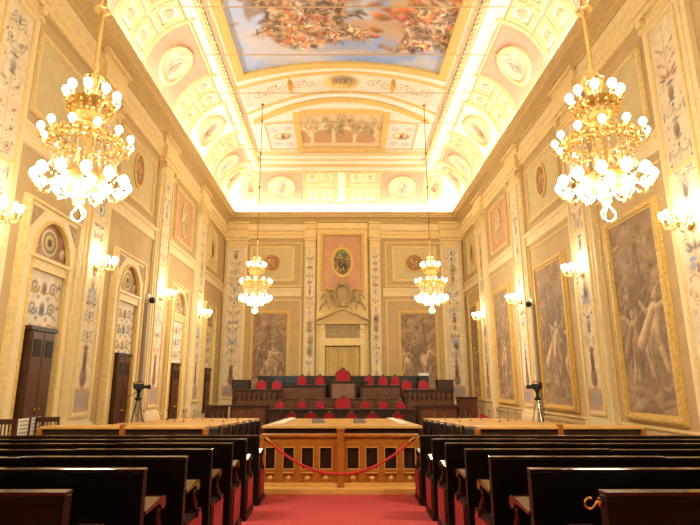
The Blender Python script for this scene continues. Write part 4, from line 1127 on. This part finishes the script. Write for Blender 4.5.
# ================================================================== DEPUTIES' SECTORS
rown = ['nearest', 'second', 'third', 'fourth', 'fifth', 'sixth', 'farthest']
for side in ('left', 'right'):
    d = -1 if side == 'left' else 1
    xi, xo, xw = 2.75*d, 6.1*d, 5.55*d
    b0 = fz(11.0)
    par = thing('sector_barrier', 'orange wooden barrier closing the %s seating sector behind the benches' % side, 'barrier', (0, 11.0, b0))
    MB().box(xi, xo, -.03, .42, 1.03, 1.08, .01).build('top_board', 'oak_top', par)
    MB().box(xi, xo, .04, .08, .0, 1.03).build('panel', 'tribune_dark', par)
    mb = MB(); mb.box(xi, xo, 0, .06, .0, .3); mb.box(xi, xo, 0, .05, .62, .76); mb.build('rail', 'orange_oak', par)
    for x in (xi, (xi+xo)/2, xo): MB().box(x-.05, x+.05, -.04, .1, 0, 1.12 if x == (xi+xo)/2 else 1.03, .01).build('post', 'orange_oak', par)
    for k in range(7):
        y = 11.75+k*.98; z = fz(y)
        s_ = thing('chamber_bench', 'dark rounded seat row of the %s sector, %s to the camera' % (side, rown[k]), 'bench', (0, y, z), 0, 'dark seat rows of the sectors')
        prof = [(-.1, .2), (-.1, .72), (-.07, .9), (.0, 1.0), (.12, 1.03), (.26, 1.0), (.34, .9), (.36, .75), (.38, .62), (.44, .52), (.46, .44), (.42, .2)]
        mb = MB(); mb.prism(prof, lambda a, b_: (xi-.08*d, a, b_), lambda a, b_: (xi+.12*d, a, b_)); mb.build('end_arm', 'dark_leather', s_, False)
        n = 5
        for j in range(n):
            a0_, a1_ = xi+d*(.15+j*.53), xi+d*(.15+j*.53+.48)
            mb = MB(); mb.box(a0_, a1_, -.06, .08, .5, .97, .05); mb.build('backrest', 'dark_leather', s_)
            mb = MB(); mb.box(a0_, a1_, .08, .5, .4, .5, .03); mb.build('seat_cushion', 'dark_leather', s_)
        MB().box(xi+.14*d, xw, 0, .4, 0, .4).build('base', 'tribune_dark', s_)
        t = thing('deputies_desk', 'long wooden desk of the %s sector, %s row from the camera' % (side, rown[k]), 'desk', (0, y, z), 0, 'desk rows of the sectors')
        MB().box(xi+.03*d, xw, .5, .86, 1.0, 1.035, .008).build('desk_top', 'oak_top', t)
        MB().box(xi, xw, .8, .84, .0, 1.0).build('front_panel', 'orange_oak', t)
        for x in (xi+.06*d, xw): MB().box(x-.03, x+.03, .53, .84, 0, 1.0).build('side_panel', 'dark_leather', t)
        if k > 1:
            for j in range(k % 2, 5, 2):
                put_mic(xi+d*(.40+j*.53), y+.74, z+1.037, 'small gooseneck microphone on a desk of the %s sector' % side, 'microphones of the %s sector' % side)

# ================================================================== TRIBUNE
T0 = fz(24); UP = 1.05
plat = thing('tribune_platform', 'raised wooden platform with panelled front below the president\'s desk', 'platform', (0, 0, T0))
MB().box(-4.25, 4.42, 24.36, 28.4, 0, UP-T0).build('deck', 'tribune_walnut', plat)
mb = MB(); mb.box(-2.68, 2.74, 24.26, 24.34, 0, 1.24-T0); mb.box(-2.68, 2.74, 24.2, 24.35, 1.22-T0, 1.28-T0)
for k in range(9): mb.box(-2.62+k*.595, -2.62+k*.595+.5, 24.22, 24.26, .5, 1.15-T0, .015)
mb.build('panelled_front', 'tribune_walnut', plat)
mb = MB(); mb.box(-4.3, 4.1, 27.4, 27.52, UP-T0, 2.24-T0); mb.box(-4.35, 4.15, 27.34, 27.56, 2.22-T0, 2.29-T0)
for k in range(14): mb.box(-4.25+k*.6, -4.25+k*.6+.5, 27.36, 27.4, 1.3-T0, 2.15-T0)
mb.build('rear_parapet', 'tribune_dark', plat)
def tdesk(name, label, x0, x1, y0, y1, z0, z1, front='tribune_walnut', grp=None, balus=False):
    t = thing(name, label, 'desk', ((x0+x1)/2, y0, z0+.004), 0, grp); w = (x1-x0)/2; h = z1-z0; dp = y1-y0
    MB().box(-w-.08, w+.08, -.1, dp, h-.07, h, .012).build('desk_top', 'tribune_dark', t)
    mb = MB(); mb.box(-w, w, 0, .06, 0, h-.07); n = max(1, int(2*w/.55)); pw = 2*w/n
    for k in range(n): mb.box(-w+k*pw+.06, -w+(k+1)*pw-.06, -.025, 0, .12, h-.18, .012)
    mb.build('front_panel', front, t)
    for q in (-w, w): MB().box(q-.04, q+.04, -.02, dp-.05, 0, h-.07).build('side_panel', 'tribune_dark', t)
    if balus:
        mb = MB()
        n = int(2*w/.2)
        for k in range(n): mb.lathe([(.03, 0), (.055, .1), (.03, .25), (.025, .36)], (-w+.1+k*(2*w-.2)/max(1, n-1), -.06, h-.46), 8)
        mb.build('balusters', 'tribune_dark', t, True)
    return t
tdesk('president_desk', 'tall raised president\'s desk with pinkish front in the middle of the tribune', -.50, .66, 25.0, 25.7, UP, 2.02, 'tribune_front')
tdesk('tribune_desk', 'upper tribune desk left of the president\'s desk', -2.95, -.78, 25.0, 25.6, UP, 1.84, grp='upper tribune desks')
tdesk('tribune_desk', 'upper tribune desk right of the president\'s desk', .92, 2.98, 25.0, 25.6, UP, 1.84, grp='upper tribune desks')
tdesk('wing_desk', 'left wing desk of the tribune with turned balusters', -4.75, -2.8, 23.9, 24.32, T0, 1.66, grp='tribune wing desks', balus=True)
tdesk('wing_desk', 'right wing desk of the tribune with turned balusters', 2.86, 4.95, 23.9, 24.32, T0, 1.66, grp='tribune wing desks', balus=True)
tdesk('side_counter', 'low wooden counter in front of the left tribune wing', -4.75, -3.25, 23.25, 23.8, T0, 1.0, grp='low side counters')
tdesk('side_counter', 'low wooden counter in front of the right tribune wing', 3.35, 4.95, 23.25, 23.8, T0, 1.0, grp='low side counters')
tdesk('clerks_desk', 'long low dark desk before the tribune, red chairs behind it', -3.0, 3.05, 22.5, 23.0, T0, .88, 'tribune_dark')
for x0, x1, lb in ((-5.12, -4.32, 'left'), (4.5, 5.22, 'right')):
    t = thing('end_pier', 'dark boxy wooden pier at the %s end of the tribune' % lb, 'pier', ((x0+x1)/2, 25.2, T0)); w = (x1-x0)/2
    MB().box(-w+.04, w-.04, -.3, .3, 0, 1.66-T0).build('body', 'tribune_walnut', t)
    MB().box(-w, w, -.35, .35, 1.66-T0, 2.05-T0, .02).build('top_box', 'tribune_dark', t)
    MB().box(-w-.03, w+.03, -.38, .38, 2.03-T0, 2.08-T0, .01).build('cap', 'tribune_dark', t)
def red_chair(w=.5, h=1.26, name='red_chair'):
    t = thing(name, 'x', 'chair', (0, 0, 0)); s_ = w/.5
    mb = MB()
    bw = .24*s_; z0, zc = .55, h-.30
    out = [(-bw, z0), (bw, z0)]+[(bw*math.cos(a), zc+.28*math.sin(a)) for a in [PI*k/12 for k in range(13)]]
    inn = [(x*.86, z0+.04 if z == z0 else zc+(z-zc)*.88) for x, z in out]
    mb.strip(out, inn, lambda a, b_: (a, .20, b_), lambda a, b_: (a, .27, b_)); mb.ball((0, .235, h-.01), .05*s_, 8, 6, (1.6, .6, 1)); mb.build('back_frame', 'tribune_walnut', t)
    mb = MB(); mb.prism(inn, lambda a, b_: (a, .17, b_), lambda a, b_: (a, .255, b_)); mb.build('back_cushion', 'chair_velvet', t)
    mb = MB(); mb.box(-bw, bw, -.26, .22, .42, .52, .03); mb.build('seat', 'chair_velvet', t)
    for sx in (-1, 1):
        for sy in (-.22, .22): MB().tube([(sx*bw*.9, sy, 0), (sx*bw*.9, sy, .44)], [.022, .03], 8).build('leg', 'tribune_walnut', t)
        mb = MB(); mb.tube([(sx*bw, .22, .74), (sx*bw*1.05, -.1, .72), (sx*bw*1.05, -.24, .70)], .025, 8); mb.tube([(sx*bw*1.05, -.2, .70), (sx*bw, -.2, .46)], .02, 8); mb.build('arm_rest', 'tribune_walnut', t, True)
    return t
ch0 = red_chair(); first = [True]
def put_chair(x, y, z, rz, label, grp, zs=1.0):
    if first[0]: first[0] = False; o = ch0; o.location = (x, y, z+.004); o.rotation_euler = (0, 0, rz); o['label'] = label; o['group'] = grp
    else: o = dup(ch0, label, (x, y, z+.004), rz, grp)
    o.scale = (1, 1, zs); return o
G1, G2, G3 = 'red chairs on the upper tribune', 'red chairs behind the clerks\' desk', 'red chairs in front of the clerks\' desk'
for x, y, lb in ((-1.95, 26.1, 'red chair behind the left upper tribune desk, outer seat'), (-1.06, 26.1, 'red chair behind the left upper tribune desk, next to the president'),
                 (1.36, 26.1, 'red chair behind the right upper tribune desk, next to the president'), (2.06, 26.1, 'red chair behind the right upper tribune desk, second seat'), (2.68, 26.5, 'red chair half hidden at the outer end of the right upper desk')):
    put_chair(x, y, UP, 0, lb, G1)
for x, lb in ((-3.74, 'red chair above the left wing desk, outer one'), (-3.0, 'red chair above the left wing desk, inner one'), (3.02, 'red chair above the right wing desk, inner one'), (3.8, 'red chair above the right wing desk, outer one')):
    put_chair(x, 24.62, UP, 0, lb, G1, .80)
ordl = ['first', 'second', 'third', '', 'fourth', 'fifth', 'sixth']
for k, x in enumerate((-2.72, -1.75, -.95, .07, 1.04, 1.84, 2.59)):
    if k == 3: continue
    put_chair(x, 23.5, T0, 0, 'small red chair behind the clerks\' desk, %s from the left' % ordl[k], G2, 1.2)
ordf = ['first', 'second', 'third', 'fourth', 'fifth', 'sixth']
for k, x in enumerate((-1.96, -1.2, -.47, .38, 1.23, 2.2)):
    put_chair(x, 21.4, T0, PI, 'low red chair in front of the clerks\' desk, %s from the left' % ordf[k], G3, .90)
pch = red_chair(.8, 1.55, 'president_chair'); pch.location = (.07, 26.1, UP+.004); tag(pch, 'tall red president\'s chair at the top centre of the tribune', 'chair')
pc2 = red_chair(.8, 1.66, 'president_chair'); pc2.location = (.07, 23.6, T0); tag(pc2, 'big red armchair in the middle behind the clerks\' desk', 'chair')
# screens, boxes
mon = thing('desk_monitor', 'dark flat monitor on the left side of the upper tribune, outer one', 'monitor', (-3.28, 27.1, UP+.004), 0, 'dark monitors of the tribune')
mb = MB(); mb.box(-.33, .33, -.02, .02, .84, 1.22, .01); mb.build('screen', 'screen_dark', mon); mb = MB(); mb.box(-.04, .04, 0, .04, .05, .9); mb.box(-.16, .16, -.1, .12, 0, .05); mb.build('stand', 'black_plastic', mon)
dup(mon, 'dark flat monitor on the left side of the upper tribune, inner one', (-2.58, 27.1, UP+.004))
t = thing('equipment_case', 'black equipment case with white top at the right end of the tribune', 'case', (4.08, 26.6, UP+.004))
MB().box(-.24, .24, -.2, .2, 0, 1.22, .02).build('body', 'black_plastic', t); MB().box(-.26, .24, -.22, .2, 1.22, 1.36, .02).build('lid', 'white_plastic', t)
t = thing('telephone', 'small black desk telephone on the right upper tribune desk', 'telephone', (1.15, 25.35, 1.85))
MB().box(-.13, .13, -.1, .1, 0, .1, .02).build('body', 'black_plastic', t); MB().tube([(-.14, 0, .13), (.14, 0, .13)], .03, 8).build('handset', 'black_plastic', t)
# lecterns / boxes near the corners, and spare chairs
t = thing('corner_lectern', 'plain brown wooden lectern near the back right corner', 'lectern', (5.8, 24.9, T0)); MB().box(-.42, .42, -.25, .25, 0, 1.55).build('body', 'cabinet_wood', t); MB().box(-.46, .46, -.3, .28, 1.55, 1.62, .01).build('top', 'cabinet_side', t)
t = thing('corner_lectern', 'low dark wooden box beside the left tribune end', 'lectern', (-5.6, 24.4, T0)); MB().box(-.42, .42, -.25, .25, 0, 1.2).build('body', 'cabinet_side', t); MB().box(-.46, .46, -.3, .28, 1.2, 1.26, .01).build('top', 'cabinet_side', t)
def stack_chair(m):
    t = thing('meeting_chair', 'x', 'chair', (0, 0, 0))
    MB().box(-.22, .22, -.22, .2, .44, .49, .02).build('seat', m, t); MB().box(-.22, .22, .2, .24, .62, 1.0, .015).build('backrest', m, t)
    mb = MB()
    for sx in (-1, 1):
        mb.tube([(sx*.23, -.2, 0), (sx*.23, -.18, .46), (sx*.23, .16, .46), (sx*.23, .23, 1.02)], .012, 6)
    mb.build('tube_frame', 'chrome', t)
    for sx in (-1, 1): MB().tube([(sx*.23, .1, .46), (sx*.23, .24, 0)], .012, 6).build('leg', 'chrome', t)
    return t
ordc = ['nearest', 'second', 'third', 'fourth', 'fifth', 'farthest']
r0 = stack_chair('chair_velvet'); g0 = stack_chair('grey_box')
for k in range(6):
    y = 18.9+k*.72; lb = 'red chrome framed chair along the right wall, %s of its row' % ordc[k]; loc = (5.15+.09*k, y, fz(y)); 
    z = .10 if k < 0 else 0
    if k == 0: r0.location = loc; r0.rotation_euler = (0, 0, R(-90)); r0['label'] = lb; r0['group'] = 'red chairs by the right wall'
    else: dup(r0, lb, loc, R(-90), 'red chairs by the right wall')
    lb = 'grey chrome framed chair along the left wall, %s of its row' % ordc[k]; loc = (-5.1-.09*k, y, fz(y))
    if k == 0: g0.location = loc; g0.rotation_euler = (0, 0, R(90)); g0['label'] = lb; g0['group'] = 'grey chairs by the left wall'
    else: dup(g0, lb, loc, R(90), 'grey chairs by the left wall')
# spindle chairs at the left of the sector barrier
def spindle_chair(label, loc, rz):
    t = thing('spindle_chair', label, 'chair', loc, rz)
    MB().box(-.22, .22, -.22, .22, .44, .48, .01).build('seat', 'cabinet_side', t)
    mb = MB(); mb.box(-.23, .23, .19, .23, 1.16, 1.26, .01); mb.box(-.23, .23, .19, .23, .6, .64)
    for q in (-.215, .215): mb.box(q-.02, q+.02, .19, .23, .46, 1.26)
    mb.build('back_frame', 'cabinet_side', t)
    for k in range(5): MB().box(-.15+k*.075-.009, -.15+k*.075+.009, .2, .22, .64, 1.16).build('spindle', 'cabinet_side', t)
    for sx in (-1, 1):
        for sy in (-1, 1): MB().box(sx*.19-.02, sx*.19+.02, sy*.19-.02, sy*.19+.02, 0, .44).build('leg', 'cabinet_side', t)
spindle_chair('dark spindle-back chair at the left end of the orange barrier', (-6.30, 11.76, fz(11.7)), R(190))
spindle_chair('dark spindle-back chair at the left edge of the photo, mostly hidden', (-6.36, 10.52, 0), R(175))
for k, (y, lb) in enumerate(((11.17, 'nearer the camera'), (11.62, 'farther from the camera'))):
    t = thing('notice_sheet', 'white notice sheet fixed at the foot of the nearest cabinet, %s' % lb, 'notice', (WL+.30, y, .80)); MB().box(0, .012, -.17, .17, 0, .42).build('sheet', 'paper', t)
    mb = MB(); 
    for j in range(5): mb.box(.012, .016, -.14, .14, .05+j*.075, .075+j*.075)
    mb.build('slat_lines', 'grey_box', t)

# ================================================================== TV CAMERAS, CCTV
def tvcam(label, loc, rz):
    t = thing('tripod_camera', label, 'camera', loc, rz, 'television cameras on tripods'); z0 = loc[2]; h = 1.64; KS = .74
    for k in range(3):
        a = 2*PI*k/3+.4; c, s_ = math.cos(a), math.sin(a)
        MB().tube([(.05*c, .05*s_, h), (.26*c, .26*s_, h*.45), (.36*c, .36*s_, 0)], [.022, .02, .016], 8).build('leg', 'chrome', t)
    MB().tube([(0, 0, h*.7), (0, 0, h+.02)], .02, 8).build('column', 'grey_metal', t)
    mb = MB(); mb.lathe([(.08, h), (.1, h+.03), (.1, h+.08), (.05, h+.1), (.05, h+.16), (0, h+.16)], (0, 0, 0), 12); mb.build('spreader', 'black_plastic', t)
    mb = MB(); mb.lathe([(.03, h+.14), (.06, h+.24), (.09, h+.32), (.12, h+.36), (.12, h+.4)], (0, 0, 0), 12); mb.build('head', 'black_plastic', t)
    mb = MB(); mb.box(-.2, .2, -.1, .1, h+.40, h+.62, .02); mb.box(-.24, -.18, -.06, .06, h+.46, h+.68, .01); mb.build('body', 'black_plastic', t)
    mb = MB(); mb.lathe([(.06, .2), (.07, .32), (.09, .34), (.09, .46), (.07, .46), (.06, .42), (0, .42)], (0, 0, h+.5), 14, axis='x'); mb.build('lens', 'black_plastic', t, True)
    mb = MB(); mb.tube([(-.12, 0, h+.62), (-.1, 0, h+.7), (.12, 0, h+.72), (.16, 0, h+.62)], .016, 8); mb.build('handle', 'black_plastic', t, True)
    mb = MB(); mb.tube([(-.05, .04, h+.3), (-.45, .08, h+.05)], .012, 6); mb.build('pan_bar', 'black_plastic', t)
    for ch in t.children:
        if ch.name.split('.')[0] in ('head', 'body', 'lens', 'handle', 'pan_bar'): ch.scale = (KS, KS, KS); ch.location = (0, 0, (h+.14)*(1-KS))
    return t
tvcam('black television camera on a silver tripod by the left wall', (-6.28, 16.6, fz(16.6)), R(15))
tvcam('black television camera on a silver tripod by the right wall', (6.06, 16.6, fz(16.6)), R(125))
for sd, y, d in (('left', 18.95, 1), ('right', 19.9, -1)):
    x = SIDEX[sd]
    t = thing('cable_duct', 'grey vertical cable duct next to the third pilaster of the %s wall' % sd, 'duct', (x+.004*d, y-.96, 0)); MB().box(0, .14*d, -.08, .1, fz(y), 4.6).build('casing', 'grey_box', t); MB().box(0, .155*d, -.095, .115, 4.6, 4.64).build('cap', 'grey_box', t)
    t = thing('surveillance_camera', 'small surveillance camera on a bracket at the third pilaster of the %s wall' % sd, 'camera', (x+.05*d, y-.97, 4.72))
    MB().box(0, .1*d, -.1, .1, .0, .24, .01).build('bracket', 'white_plastic', t); mb = MB(); mb.ball((.2*d, -.02, 0.02), .11, 12, 8); mb.build('dome', 'black_plastic', t, True); MB().box(.08*d, .22*d, -.05, .03, .04, .1).build('arm', 'white_plastic', t)

# ================================================================== CAMERA, WORLD
cam = bpy.data.cameras.new('camera'); co = bpy.data.objects.new('camera', cam); COL.objects.link(co)
cam.sensor_fit = 'HORIZONTAL'; cam.sensor_width = 36; cam.lens = 520/700*36; cam.shift_x = 8.5/700; cam.clip_end = 200; cam.clip_start = .05
co.location = (0, 0, CAMZ); co.rotation_euler = (PI/2+math.atan(120.5/520), 0, 0)
S = bpy.context.scene; S.camera = co
w = bpy.data.worlds.new('world'); S.world = w; w.use_nodes = True; w.node_tree.nodes['Background'].inputs[0].default_value = (.02, .018, .015, 1)
S.view_settings.view_transform = 'Standard'; S.view_settings.look = 'None'; S.view_settings.gamma = 1; S.view_settings.use_curve_mapping = False
S.view_settings.exposure = 0.08
S.cycles.max_bounces = 8; S.cycles.diffuse_bounces = 5; S.cycles.sample_clamp_indirect = 6.0
S.cycles.use_denoising = True
